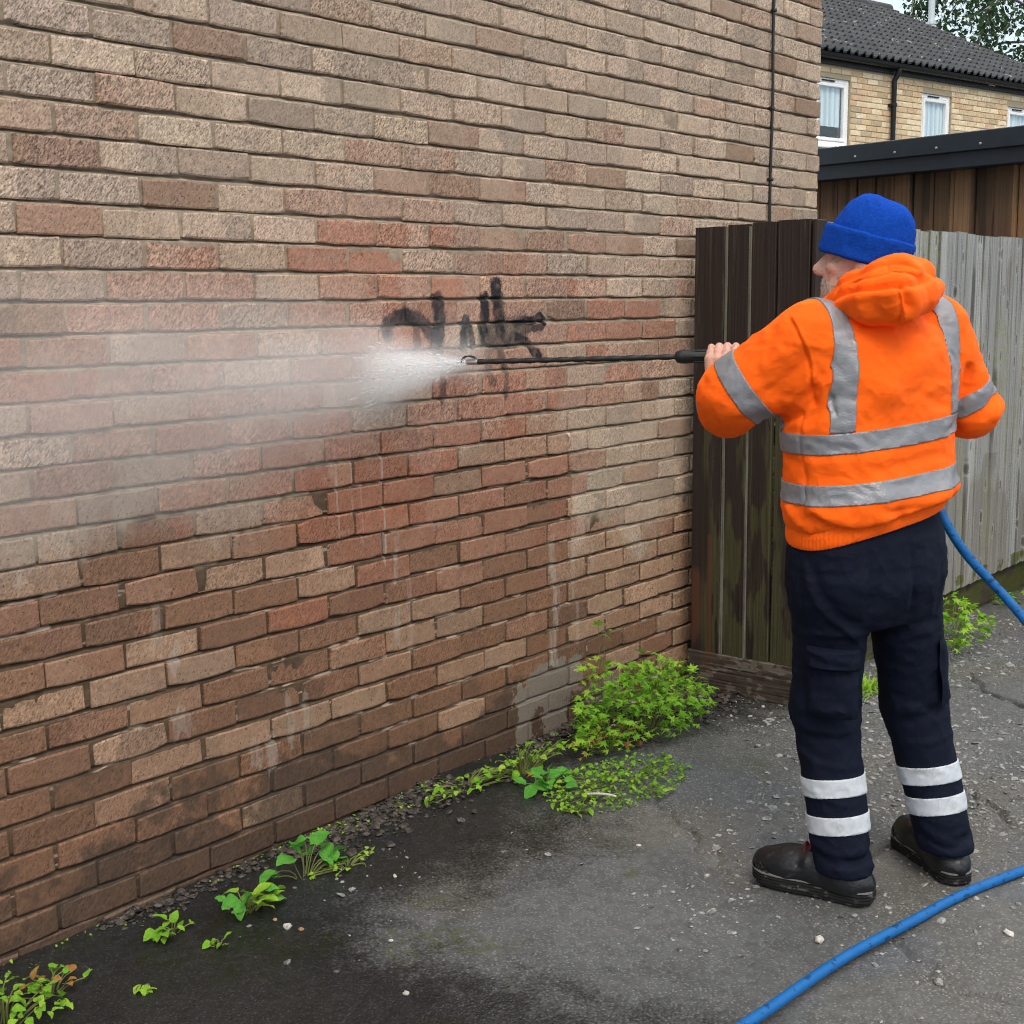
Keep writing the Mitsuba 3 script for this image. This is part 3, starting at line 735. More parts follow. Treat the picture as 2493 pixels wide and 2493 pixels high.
def s_cap(a, b, ra, rb):
    a, b = np.asarray(a, np.float32), np.asarray(b, np.float32); d = b - a; L2 = float(d @ d) + 1e-12
    def f(x, y, z):
        t = np.clip(((x - a[0]) * d[0] + (y - a[1]) * d[1] + (z - a[2]) * d[2]) / L2, 0, 1)
        return np.sqrt((x - a[0] - t * d[0]) ** 2 + (y - a[1] - t * d[1]) ** 2 + (z - a[2] - t * d[2]) ** 2) - (ra + t * (rb - ra))
    return f

def s_chain(pts, rs, k=.02):
    fs = [s_cap(pts[i], pts[i + 1], rs[i], rs[i + 1]) for i in range(len(pts) - 1)]
    return s_union(fs, k)

def smin(a, b, k):
    h = np.clip(.5 + .5 * (b - a) / k, 0, 1)
    return b + (a - b) * h - k * h * (1 - h)

def s_union(fs, k=.02):
    def f(x, y, z):
        d = fs[0](x, y, z)
        for g in fs[1:]:
            d = smin(d, g(x, y, z), k)
        return d
    return f

def s_loft(tab):
    """Upright body of elliptic sections: rows (z, cx, cy, a, b)."""
    from scipy.interpolate import PchipInterpolator
    t = np.array(tab, float); I = PchipInterpolator(t[:, 0], t[:, 1:])
    z0, z1 = t[0, 0], t[-1, 0]
    lut = I(np.linspace(z0, z1, 400)).astype(np.float32)
    def f(x, y, z):
        s = lut[np.clip(((z - z0) / (z1 - z0) * 399), 0, 399).astype(int)]
        cx, cy, a, b = s[..., 0], s[..., 1], s[..., 2], s[..., 3]
        e = 2.3
        q = (np.abs((x - cx) / a) ** e + np.abs((y - cy) / b) ** e) ** (1 / e)
        d = (q - 1) * np.minimum(a, b) * .9
        return np.maximum(d, np.maximum(z0 - z, z - z1))
    return f

def vnormals(m):
    return np.array(meshkit.arrays(m, True)[2])

def relax(m, it=4):
    trimesh.smoothing.filter_taubin(m, lamb=.5, nu=.52, iterations=it)
    return m

def band(m, p0, n0, p1, n1, lift=.0016, thick=.0016, keep=None):
    """The piece of a garment between two planes, lifted off it as a sewn-on tape with an edge."""
    for p, n in ((p0, n0), (p1, n1)):
        v, f, _ = trimesh.intersections.slice_faces_plane(m.vertices, m.faces, np.asarray(n, float), np.asarray(p, float))
        m = M(v, f); m.merge_vertices()
    if keep is not None:
        ok = keep(m.triangles_center); m = M(m.vertices, m.faces[ok]); m.remove_unreferenced_vertices()
    parts = m.split(only_watertight=False)
    m = cat([q for q in parts if q.area > 2e-4]) if len(parts) > 1 else m
    n = vnormals(m)
    top, low = m.vertices + n * (lift + thick), m.vertices + n * (lift - .004)
    k = len(top)
    e = m.edges_sorted; u, c = np.unique(e, axis=0, return_counts=True)
    be = set(map(tuple, u[c == 1]))
    bd = np.array([x for x in m.edges if tuple(sorted(x)) in be])
    f = [m.faces]
    if len(bd): f.append(quads(np.c_[bd[:, 1], bd[:, 0], bd[:, 0] + k, bd[:, 1] + k]))
    return M(np.vstack([top, low]), np.vstack(f))

# ---------------------------------------------------------------- fabrics and skin
def weave(p, n, uv):
    return noise(p.x * 900, p.y * 900, p.z * 900) * .6 + noise(p.x * 260, p.y * 260, p.z * 260) * .4
def crumple(p, n, uv):
    # the set of worn cloth: sharp little creases between soft pads, over the weave
    a = noise(p.x * 22 + p.z * 9, p.y * 22 - p.z * 6, p.z * 15); b = noise(p.x * 47 - p.z * 20, p.y * 47, p.z * 31 + 7)
    return weave(p, n, uv) + 2.6 * dr.square(1 - dr.abs(2 * a - 1)) + 1.3 * dr.square(1 - dr.abs(2 * b - 1))
def orange_col(p, n, uv):
    f = fbm(p.x * 14, p.y * 14, p.z * 14)
    col = mix(C3(.90, .105, .004), C3(.97, .140, .006), f)
    soil = smoothstep(.60, .72, fbm(p.x * 22, p.y * 22, p.z * 22)) * smoothstep(.5, .7, noise(p.x * 160, p.y * 160, p.z * 160))
    return mix(col, col * .72, soil * .3)
mat('m_orange', bump(crumple, P(proc(orange_col), .85, .2, sheen=.35), .0012), True)
mat('m_tape', bump(lambda p, n, uv: noise(p.x * 90, p.y * 90, p.z * 60) + .4 * noise(p.x * 300, p.y * 300, p.z * 300), P(proc(lambda p, n, uv: C3(.225, .23, .25) * (.85 + .25 * fbm(p.x * 60, p.y * 60, p.z * 60))), .42, .5, metallic=.25), .0016), True)
mat('m_white_tape', bump(lambda p, n, uv: noise(p.x * 90, p.y * 90, p.z * 60), P(proc(lambda p, n, uv: mix(C3(.50, .53, .58) * (.85 + .25 * fbm(p.x * 60, p.y * 60, p.z * 60)), C3(.22, .21, .20), .5 * smoothstep(.55, .7, fbm(p.x * 30, p.y * 30, p.z * 30)) * noise(p.x * 400, p.y * 400, p.z * 400))), .42, .5), .0014), True)
def navy_col(p, n, uv):
    f = noise(p.x * 500, p.y * 500, p.z * 500)
    dust = smoothstep(.62, .75, fbm(p.x * 26, p.y * 26, p.z * 26)) * f
    return mix(C3(.0026, .0050, .0150) * (.7 + .6 * f), C3(.02, .023, .03), dust * .3)
mat('m_navy', bump(crumple, P(proc(navy_col), .8, .18, sheen=.03), .0012), True)
mat('m_blue_fleece', bump(lambda p, n, uv: noise(p.x * 700, p.y * 700, p.z * 700) + .6 * noise(p.x * 200, p.y * 200, p.z * 200), P(proc(lambda p, n, uv: C3(.005, .048, .31) * (.75 + .5 * noise(p.x * 240, p.y * 240, p.z * 240))), .95, .1, sheen=.35, sheen_tint=.8), .002), True)
def skin_col(p, n, uv):
    f, g = fbm(p.x * 60, p.y * 60, p.z * 60), noise(p.x * 300, p.y * 300, p.z * 300)
    return mix(C3(.47, .26, .19), C3(.58, .36, .29), f) * (.85 + .3 * g)
mat('m_skin', bump(lambda p, n, uv: noise(p.x * 500, p.y * 500, p.z * 500), P(proc(skin_col), .5, .4), .0006))
mat('m_beard', bump(lambda p, n, uv: noise(p.x * 700, p.y * 700, p.z * 220), P(proc(lambda p, n, uv: mix(C3(.30, .185, .145), C3(.44, .38, .34), noise(p.x * 600, p.y * 600, p.z * 150))), .8, .2), .003))
mat('m_leather', bump(lambda p, n, uv: fbm(p.x * 120, p.y * 120, p.z * 120), P(proc(lambda p, n, uv: mix(C3(.007, .0075, .009), C3(.035, .035, .036), smoothstep(.6, .75, fbm(p.x * 40, p.y * 40, p.z * 40)) * .6)), .42, .5), .0012))
mat('m_rubber', bump(lambda p, n, uv: fbm(p.x * 90, p.y * 90, p.z * 90), P(proc(lambda p, n, uv: mix(C3(.012, .012, .012), C3(.12, .115, .105), smoothstep(.62, .72, fbm(p.x * 70, p.y * 70, p.z * 70)) * .6)), .7, .35), .0012))
mat('m_sole_edge', P((.16, .155, .145), .8, .2))
mat('m_red_lace', P((.12, .012, .012), .8, .2))
mat('m_label', P((.75, .75, .75), .8, .2))

# ---------------------------------------------------------------- the worker (local frame: x to his right, y the way he faces, z up)
PB = trimesh.transformations.translation_matrix([1.42, -1.418, 0]) @ rotz(28)
def ps(m): m.apply_transform(PB); return m
thing('person', 'man seen from behind in orange hooded top, navy trousers and blue hat, holding a lance', 'person')
CX = -.046
LS, LE, LW = np.array([-.205, .005, 1.385]), np.array([-.350, .140, 1.245]), np.array([-.222, .368, 1.270])
RS, RE, RW = np.array([.142, .015, 1.395]), np.array([.252, -.005, 1.205]), np.array([.075, .195, 1.262])
# hooded top
def hemz(x): return .057 + .26 * (x - CX)
torso = s_loft([(.90, CX - .004, -.005, .185, .125), (.925, CX - .004, -.005, .196, .135), (.955, CX, -.008, .210, .154), (.99, CX + .004, -.010, .218, .163), (1.05, CX, -.006, .211, .150), (1.12, CX, 0, .212, .146),
                (1.20, CX, .004, .216, .148), (1.28, CX, .006, .214, .148), (1.34, CX, .008, .205, .142), (1.39, CX, .012, .180, .128), (1.43, CX, .018, .135, .108), (1.47, CX, .025, .085, .085), (1.50, CX, .03, .07, .07)])
armL = s_union([s_cap(LS, LE + (LS - LE) * .06, .091, .086), s_union([s_cap(LE + [.01, .01, -.005], LW, .080, .055), s_cap(LE + [.02, .04, -.03], LW + [-.02, -.08, -.03], .068, .054)], .02)], .006)
armR = s_union([s_cap(RS, RE, .090, .066), s_cap(RE, RW, .068, .054)], .02)
def tilt(f):                               # the raised right arm lifts that side of the top
    def g(x, y, z):
        w = np.clip((1.30 - z) / .3, 0, 1)
        return f(x, y, z - (.012 + .12 * (x - CX)) * w - (.045 + .14 * (x - CX)) * np.clip((1.05 - z) / .11, 0, 1))
    return g
top_f = s_union([tilt(torso), armL, armR], .035)
def top_cut(x, y, z):
    # sleeve ends, and the hollow under the hem
    d = top_f(x, y, z)
    for W_, E_ in ((LW, LE), (RW, RE)):
        n = (W_ - E_) / np.linalg.norm(W_ - E_)
        near = (x - W_[0]) ** 2 + (y - W_[1]) ** 2 + (z - W_[2]) ** 2 < .012
        d = np.where(near, np.maximum(d, (x - W_[0]) * n[0] + (y - W_[1]) * n[1] + (z - W_[2]) * n[2] - .022), d)
    return d
hoodie = surface_nets(top_cut, (-.50, -.26, .84), (.42, .48, 1.54), .0056)
relax(hoodie, 6)
def crease(m, lines, seed=0, amp=.004, stretch=(10, 10, 26)):
    """Cloth folds: soft noise ridges, and named creases (polyline, width, depth: + a ridge, - a groove)."""
    v, n = m.vertices, vnormals(m)
    q = v * np.array(stretch)
    rid = 1 - np.abs(2 * meshkit.fbm(q + meshkit.noise(v * 9, seed + 5)[:, None] * 2, 3, seed) - 1)
    d = amp * (rid - .65)
    for pts, w, dep in lines:
        dist = np.full(len(v), 9.0)
        for a, b in zip(pts[:-1], pts[1:]):
            a, b = np.asarray(a, float), np.asarray(b, float); ab = b - a
            t = np.clip(((v - a) @ ab) / (ab @ ab), 0, 1)
            dist = np.minimum(dist, np.linalg.norm(v - a - t[:, None] * ab, axis=1))
        d = d + dep * np.exp(-(dist / w) ** 2)
    m.vertices = v + n * d[:, None]
    return m
def sculpt(m, lines, calm=None):
    """Folds pressed in from behind: each path is taken as a sheet along the direction the back is seen from."""
    v, n = m.vertices, vnormals(m)
    u = np.array([.60, .80, -.05]); u /= np.linalg.norm(u)
    fl = lambda q: np.asarray(q, float) - np.outer(np.atleast_2d(q) @ u, u).reshape(np.shape(q))
    vf = v - np.outer(v @ u, u); d = np.zeros(len(v))
    for pts, w, dep in lines:
        pf = fl(spline(pts, 4 * len(pts))) if len(pts) > 2 else fl(np.array(pts)); dist = np.full(len(v), 9.0)
        for a, b in zip(pf[:-1], pf[1:]):
            ab = b - a; t = np.clip(((vf - a) @ ab) / (ab @ ab + 1e-12), 0, 1)
            dist = np.minimum(dist, np.linalg.norm(vf - a - t[:, None] * ab, axis=1))
        d += dep * np.exp(-(dist / w) ** 2)
    m.vertices = v + n * (d * np.clip(-(n @ u) * 2.2 + .1, 0, 1) * (1 if calm is None else np.clip((v[:, 2] - calm(v)) / .02, 0, 1)))[:, None]
    return m
CRE = [([(-.20, -.13, 1.18), (-.12, -.16, 1.02), (-.10, -.17, .96)], .02, 0.0060), ([(-.245, -.12, 1.28), (-.26, -.06, 1.20)], .018, -.0070), ([(-.235, -.09, 1.20), (-.225, -.13, 1.10)], .02, .0040),
       ([(.16, -.10, 1.30), (.12, -.15, 1.16), (.05, -.16, 1.02)], .03, 0.0075), ([(-.10, -.17, .985), (.02, -.18, .990), (.12, -.14, 1.0)], .014, -0.0120), ([(-.18, -.15, .950), (-.05, -.16, .938)], .010, -0.0090),
       ([(-.12, -.16, .97), (.0, -.17, .965), (.08, -.16, .98)], .014, 0.0105), ([(.18, -.08, 1.0), (.1, -.16, .965)], .014, -0.0135), ([(.185, -.06, 1.30), (.20, -.02, 1.18), (.17, -.02, 1.10)], .016, -0.0150),
       ([LS + [-.0, -.09, -.02], (-.235, -.085, 1.29), (-.215, -.10, 1.22)], .006, -0.0060), ([(-.26, .02, 1.30), (-.33, .05, 1.25), (-.40, .06, 1.20)], .02, 0.0090), ([(-.25, -.06, 1.27), (-.33, .02, 1.16)], .018, -0.0090),
       ([(-.355, .06, 1.30), (-.33, .12, 1.315), (-.29, .16, 1.30)], .012, -0.0210), ([(-.39, .20, 1.25), (-.36, .16, 1.14)], .014, -0.0090), ([(-.30, .22, 1.34), (-.26, .27, 1.345), (-.22, .28, 1.32)], .010, -0.0150), ([(-.31, .27, 1.33), (-.25, .31, 1.35)], .008, 0.0090),
       ([(.31, -.06, 1.28), (.25, -.07, 1.22)], .012, -0.0150), ([(.33, -.03, 1.24), (.27, -.08, 1.19)], .014, 0.0090)]
_h0 = hoodie.vertices.copy()
crease(hoodie, CRE, 3, .0085, (6.5, 6.5, 9)); crease(hoodie, [], 33, .0040, (13, 13, 20))
_f = np.clip((_h0[:, 2] - .915 - hemz(_h0[:, 0])) / .03, 0, 1)[:, None]
hoodie.vertices = _h0 + (hoodie.vertices - _h0) * _f
sculpt(hoodie, [([(-0.352, -0.100, 1.440), (-0.321, -0.100, 1.397), (-0.295, -0.100, 1.341), (-0.284, -0.100, 1.289), (-0.281, -0.100, 1.241)], .0042, -.0060), ([(-0.342, -0.100, 1.439), (-0.311, -0.100, 1.397), (-0.286, -0.100, 1.340), (-0.275, -0.100, 1.288)], .0040, .0035),
    ([(-0.314, -0.100, 1.225), (-0.311, -0.100, 1.133), (-0.296, -0.100, 1.044), (-0.297, -0.100, 0.991)], .0036, -.0040),
    ([(-0.278, -0.100, 1.247), (-0.308, -0.100, 1.224), (-0.359, -0.100, 1.207), (-0.409, -0.100, 1.194)], .013, -.013), ([(-0.285, -0.100, 1.302), (-0.330, -0.100, 1.260), (-0.395, -0.100, 1.236)], .016, .009), ([(-0.302, -0.100, 1.349), (-0.351, -0.100, 1.304), (-0.411, -0.100, 1.276)], .014, -.007), ([(-0.313, -0.100, 1.392), (-0.363, -0.100, 1.359), (-0.417, -0.100, 1.339)], .020, .007), ([(-0.399, -0.100, 1.407), (-0.418, -0.100, 1.365), (-0.432, -0.100, 1.310)], .018, -.006),
    ([(-0.233, -0.100, 1.313), (-0.256, -0.100, 1.279), (-0.283, -0.100, 1.241), (-0.303, -0.100, 1.224)], .014, .006), ([(-0.259, -0.100, 1.305), (-0.271, -0.100, 1.275), (-0.278, -0.100, 1.249)], .012, -.006), ([(-0.226, -0.100, 1.252), (-0.267, -0.100, 1.223), (-0.298, -0.100, 1.207)], .012, -.007),
    ([(-0.177, -0.100, 1.346), (-0.116, -0.100, 1.297), (-0.072, -0.100, 1.264)], .030, .006), ([(0.056, -0.100, 1.350), (-0.014, -0.100, 1.316), (-0.072, -0.100, 1.264)], .030, .005), ([(-0.072, -0.100, 1.264), (-0.060, -0.100, 1.228)], .025, .006), ([(0.016, -0.100, 1.257), (0.102, -0.100, 1.226)], .014, -.005), ([(-0.129, -0.100, 1.200), (-0.038, -0.100, 1.223), (0.073, -0.100, 1.237)], .02, -.004),
    ([(-0.346, -0.100, 1.117), (-0.315, -0.100, 1.098), (-0.304, -0.100, 1.071)], .012, -.006), ([(-0.274, -0.100, 1.109), (-0.168, -0.100, 1.108), (-0.061, -0.100, 1.125)], .016, .005), ([(-0.103, -0.100, 1.077), (-0.005, -0.100, 1.099), (0.102, -0.100, 1.112)], .014, -.005),
    ([(0.001, -0.100, 0.964), (0.051, -0.100, 0.979), (0.113, -0.100, 0.996)], .010, -.014), ([(-0.005, -0.100, 0.985), (0.050, -0.100, 1.000), (0.112, -0.100, 1.014)], .012, .010), ([(-0.270, -0.100, 0.978), (-0.217, -0.100, 0.954), (-0.147, -0.100, 0.942), (-0.076, -0.100, 0.949)], .009, -.010), ([(-0.276, -0.100, 0.999), (-0.207, -0.100, 0.971), (-0.131, -0.100, 0.962), (-0.055, -0.100, 0.975)], .014, .009), ([(-0.205, -0.100, 0.928), (-0.163, -0.100, 0.941), (-0.136, -0.100, 0.951)], .006, .005), ([(-0.173, -0.100, 0.924), (-0.130, -0.100, 0.937)], .005, -.004),
    ([(-0.301, -0.100, 0.946), (-0.237, -0.100, 0.923), (-0.162, -0.100, 0.913), (-0.053, -0.100, 0.918), (0.097, -0.100, 0.978)], .0045, -.005), ([(-0.343, -0.100, 0.994), (-0.311, -0.100, 0.961), (-0.280, -0.100, 0.941)], .012, .008),
    ([(0.217, -0.100, 1.341), (0.195, -0.100, 1.292), (0.174, -0.100, 1.265)], .016, -.006), ([(0.234, -0.100, 1.323), (0.213, -0.100, 1.282), (0.198, -0.100, 1.250)], .016, .006), ([(0.168, -0.100, 1.315), (0.157, -0.100, 1.256), (0.142, -0.100, 1.207), (0.116, -0.100, 1.166)], .009, -.012), ([(0.208, -0.100, 1.273), (0.183, -0.100, 1.251)], .014, -.004), ([(0.079, -0.100, 1.465), (0.098, -0.100, 1.403), (0.096, -0.100, 1.340)], .02, -.003)], lambda v: .915 + hemz(v[:, 0]))
# ribbed hem
hv = hoodie.vertices; hz = hv[:, 2] - hemz(hv[:, 0])
rib = (hz < .937) & (hz > .908)
ang = np.arctan2(hv[:, 1], hv[:, 0] - CX)
hoodie.vertices = hv + vnormals(hoodie) * (rib * .0014 * np.sin(ang * 120))[:, None]
H0 = hoodie.copy()
# knitted hem, a clean band round the waist
th_ = np.linspace(0, 2 * np.pi, 260, endpoint=False); rows_ = []
for z, g in ((.893, -.012), (.890, .000), (.893, .0055), (.905, .0085), (.920, .0085), (.934, .0070), (.942, .0025), (.944, -.006)):
    ce, se = np.cos(th_), np.sin(th_); e_ = 2 / 2.3
    x_ = CX - .004 + np.sign(ce) * np.abs(ce) ** e_ * (.193 + g + .0011 * np.sin(th_ * 92)); y_ = -.006 + np.sign(se) * np.abs(se) ** e_ * (.133 + g + .0011 * np.sin(th_ * 92))
    rows_.append(np.c_[x_, y_, z + hemz(x_) + .004 * np.sin(th_ * 3 + 1)])
i_, j_ = np.meshgrid(np.arange(len(rows_) - 1), np.arange(260), indexing='ij')
add('person__hooded_top__hem', ps(M(np.vstack(rows_), quads(np.stack([i_ * 260 + j_, i_ * 260 + (j_ + 1) % 260, (i_ + 1) * 260 + (j_ + 1) % 260, (i_ + 1) * 260 + j_], -1).reshape(-1, 4)))), 'm_orange', True)
add('person__hooded_top', ps(hoodie), 'm_orange', True)
labels['person__hooded_top'] = {'label': 'orange hooded top with grey reflective tape'}
def tape(**kw):
    return add('person__hooded_top__reflective_tape', ps(band(H0.copy(), **kw)), 'm_tape', True)
def arm_side(c):
    return ((c[:, 0] < -.285) | (c[:, 1] > .17) & (c[:, 0] < -.15) & (c[:, 2] > 1.2)) | ((c[:, 0] > .215))
def torso_only(c):
    dl = np.minimum(_segd(c, LS, LE), _segd(c, LE, LW)); dr_ = np.minimum(_segd(c, RS, RE), _segd(c, RE, RW))
    dt = np.hypot((c[:, 0] - CX) / .222, c[:, 1] / .156)
    return (dt < 1.30) & ~((np.minimum(dr_, dl) < .10) & (dt > 1.07) & (c[:, 2] > 1.10))
def _segd(c, a, b):
    ab = b - a; t = np.clip(((c - a) @ ab) / (ab @ ab), 0, 1)
    return np.linalg.norm(c - a - t[:, None] * ab, axis=1)
up = np.array([-.105, 0, 1.0]); up /= np.linalg.norm(up)
for z in (1.166, 1.048):
    tape(p0=(CX, 0, z - .0235), n0=up, p1=(CX, 0, z + .0235), n1=-up, keep=torso_only)
for x0, sl in ((-.197, .045), (.124, -.02)):
    n = np.array([1, 0, -sl]); n /= np.linalg.norm(n)
    c = np.array([x0, 0, 1.30])
    tape(p0=c - n * .0245, n0=n, p1=c + n * .0245, n1=-n, keep=lambda q: (q[:, 2] > 1.191 + .105 * (q[:, 0] - CX)) & (q[:, 1] < .09))
for a, b, t0, hw in ((LE, LW, .27, .015), (LS, LE, .80, .026), (RS, RE, .84, .022), (RE, RW, .35, .022)):
    n = (b - a) / np.linalg.norm(b - a)
    c = a + (b - a) * t0
    rad = .135
    tape(p0=c - n * hw, n0=n, p1=c + n * hw, n1=-n, keep=lambda q: (np.linalg.norm(q - c, axis=1) < rad) & (np.hypot((q[:, 0] - CX) / .222, q[:, 1] / .156) > (1.04 if a[0] > 0 else .9)))
# hood lying on his shoulders: rolled opening edge, upper and lower layers
edge = [(-0.1130, 0.1000, 1.4370), (-0.1120, 0.0600, 1.4790), (-0.1040, -0.0100, 1.5160), (-0.0890, -0.0650, 1.5450), (-0.0500, -0.0900, 1.5640), (0.0110, -0.0750, 1.5540), (.062, .015, 1.525), (.062, .085, 1.490), (.02, .135, 1.43), (-.06, .155, 1.41), (-0.1130, 0.1000, 1.4370)]
e2 = spline(edge, 40)
collar = s_chain(e2, np.full(40, .0155), .004)
low = s_chain([(-0.1140, 0.0600, 1.4450), (-0.1350, -0.0300, 1.4680), (-0.1280, -0.1100, 1.4680), (-0.0940, -0.1550, 1.4740), (-0.0180, -0.1300, 1.4870), (0.0780, -0.0600, 1.4990)], [.030, .038, .044, .048, .040, .028], .03)
tip = s_cap((-0.1080, -0.1650, 1.4820), (-0.0890, -0.1580, 1.4480), .040, .022)
upl = s_chain([(-0.1180, 0.0600, 1.4600), (-0.1180, -0.0300, 1.5010), (-0.1000, -0.1000, 1.5200), (-0.0610, -0.1250, 1.5290), (0.0160, -0.0850, 1.5320), (.068, .03, 1.50)], [.026, .032, .034, .034, .030, .03], .03)
neckring = s_union([s_ell((-.036, .025, 1.455), (.100, .105, .050)), s_chain([tuple(np.array(q) + [0.0, .0, -.030]) for q in edge], np.full(len(edge), .024), .03)], .03)
hood_f0 = s_union([s_union([low, tip], .02), neckring], .012)
hood_f = s_union([s_union([hood_f0, upl], .003), collar], .003)
inner = s_ell((-.030, .035, 1.545), (.066, .070, .085))
hood = surface_nets(lambda x, y, z: np.maximum(hood_f(x, y, z), -inner(x, y, z)), (-.26, -.26, 1.33), (.20, .22, 1.62), .0042)
relax(hood, 3)
crease(hood, [([(-0.1210, -0.1500, 1.5110), (-0.1330, -0.2000, 1.4810), (-0.1100, -0.1800, 1.4260)], .005, -.005), ([(-0.1090, -0.1500, 1.5150), (-0.1200, -0.2000, 1.4810), (-0.0970, -0.1800, 1.4270)], .004, .003), ([(-0.1090, -0.1000, 1.5480), (-0.1200, -0.1300, 1.5060)], .004, -.002),
              ([(-0.1430, -0.0400, 1.4920), (-0.1370, -0.1300, 1.4960), (-0.1100, -0.1700, 1.5050), (0.0220, -0.1000, 1.5300)], .006, -.006)], 9, .004, (14, 14, 22))
sculpt(hood, [([(-0.253, -0.100, 1.475), (-0.221, -0.100, 1.508), (-0.157, -0.100, 1.535), (-0.086, -0.100, 1.554), (-0.035, -0.100, 1.549), (-0.009, -0.100, 1.538)], .0045, -.0065), ([(-0.262, -0.100, 1.483), (-0.230, -0.100, 1.517), (-0.163, -0.100, 1.547), (-0.087, -0.100, 1.567), (-0.030, -0.100, 1.563)], .008, .005),
    ([(-0.239, -0.100, 1.477), (-0.182, -0.100, 1.497), (-0.108, -0.100, 1.498), (-0.066, -0.100, 1.501), (-0.028, -0.100, 1.501), (0.021, -0.100, 1.518)], .008, -.013), ([(-0.233, -0.100, 1.459), (-0.171, -0.100, 1.480), (-0.108, -0.100, 1.482), (-0.065, -0.100, 1.484)], .014, .008), ([(-0.203, -0.100, 1.511), (-0.130, -0.100, 1.521), (-0.067, -0.100, 1.527), (-0.002, -0.100, 1.532)], .014, .008),
    ([(-0.049, -0.100, 1.499), (-0.038, -0.100, 1.475), (-0.031, -0.100, 1.457)], .008, -.011), ([(-0.064, -0.100, 1.499), (-0.049, -0.100, 1.464), (-0.046, -0.100, 1.426)], .0035, -.0045), ([(-0.057, -0.100, 1.499), (-0.041, -0.100, 1.464), (-0.039, -0.100, 1.426)], .0045, .0055), ([(-0.085, -0.100, 1.558), (-0.082, -0.100, 1.523)], .0035, -.0030), ([(-0.033, -0.100, 1.492), (-0.004, -0.100, 1.457), (-0.019, -0.100, 1.431)], .014, .007)])
add('person__hooded_top__hood', ps(hood), 'm_orange', True)

# trousers
lk = dict(LH=(-.132, .0, .86), LK=(-.118, .045, .475), LA=(-.100, -.026, .07), RH=(.055, .0, .86), RK=(.146, .033, .455), RA=(.205, -.043, .075))
lk = {a: np.array(b) for a, b in lk.items()}
pelvis = s_loft([(.70, CX - .02, 0, .12, .09), (.76, CX - .01, -.002, .172, .122), (.82, CX, -.006, .190, .137), (.90, CX, -.004, .186, .132), (.96, CX, 0, .178, .125), (1.02, CX, 0, .172, .118), (1.08, CX, 0, .165, .11)])
gap = s_cap((.018, -.3, .52), (.018, .3, .52), .02, .02)
legL = s_union([s_cap(lk['LH'], lk['LK'], .096, .080), s_cap(lk['LK'], lk['LA'], .080, .069)], .03)
legR = s_union([s_cap(lk['RH'], lk['RK'], .096, .078), s_cap(lk['RK'], lk['RA'], .078, .067)], .03)
tr_f = s_union([s_union([legL, pelvis], .05), s_union([legR, pelvis], .05)], .012)
def tr_cut(x, y, z):
    d = tr_f(x, y, z)
    lo = np.where(x < .03, .072 + .10 * np.clip(y - .0, -.02, .1), .085 + .10 * np.clip(y + .03, -.02, .1))
    return np.maximum(d, np.maximum(lo - z, z - 1.045))
trou = surface_nets(tr_cut, (-.26, -.20, .03), (.30, .20, 1.07), .0065)
relax(trou, 6)
TC = [([(-.05, -.13, .80), (-.12, -.10, .70), (-.16, -.05, .62)], .02, 0.0084), ([(.0, -.12, .72), (-.05, -.10, .66), (-.10, -.08, .63)], .014, -0.0084), ([(.02, -.12, .72), (.09, -.11, .65), (.15, -.08, .62)], .016, -0.0098), ([(.03, -.12, .68), (.12, -.10, .60), (.17, -.05, .57)], .02, 0.0084),
      ([(CX + .02, -.15, .92), (CX + .04, -.14, .80), (.018, -.10, .68)], .008, -0.0084), ([(-.19, -.06, .5), (-.11, -.045, .475), (-.03, -.03, .49)], .016, -0.0098), ([(-.18, -.04, .44), (-.08, -.05, .43)], .016, 0.0084), ([(.06, -.05, .49), (.14, -.055, .46), (.2, -.03, .47)], .016, -0.0098),
      ([(-.17, -.08, .33), (-.09, -.09, .31), (-.04, -.06, .33)], .014, -0.0084), ([(.10, -.09, .36), (.18, -.09, .33), (.22, -.04, .35)], .014, -0.0084), ([(-.17, -.08, .125), (-.09, -.09, .115), (-.04, -.05, .13)], .010, -0.0112), ([(-.16, -.07, .10), (-.06, -.08, .095)], .010, 0.0084), ([(.11, -.10, .14), (.2, -.11, .13), (.24, -.05, .145)], .010, -0.0112)]
crease(trou, TC, 21, .006, (8, 8, 13)); crease(trou, [], 41, .0040, (14, 14, 26))
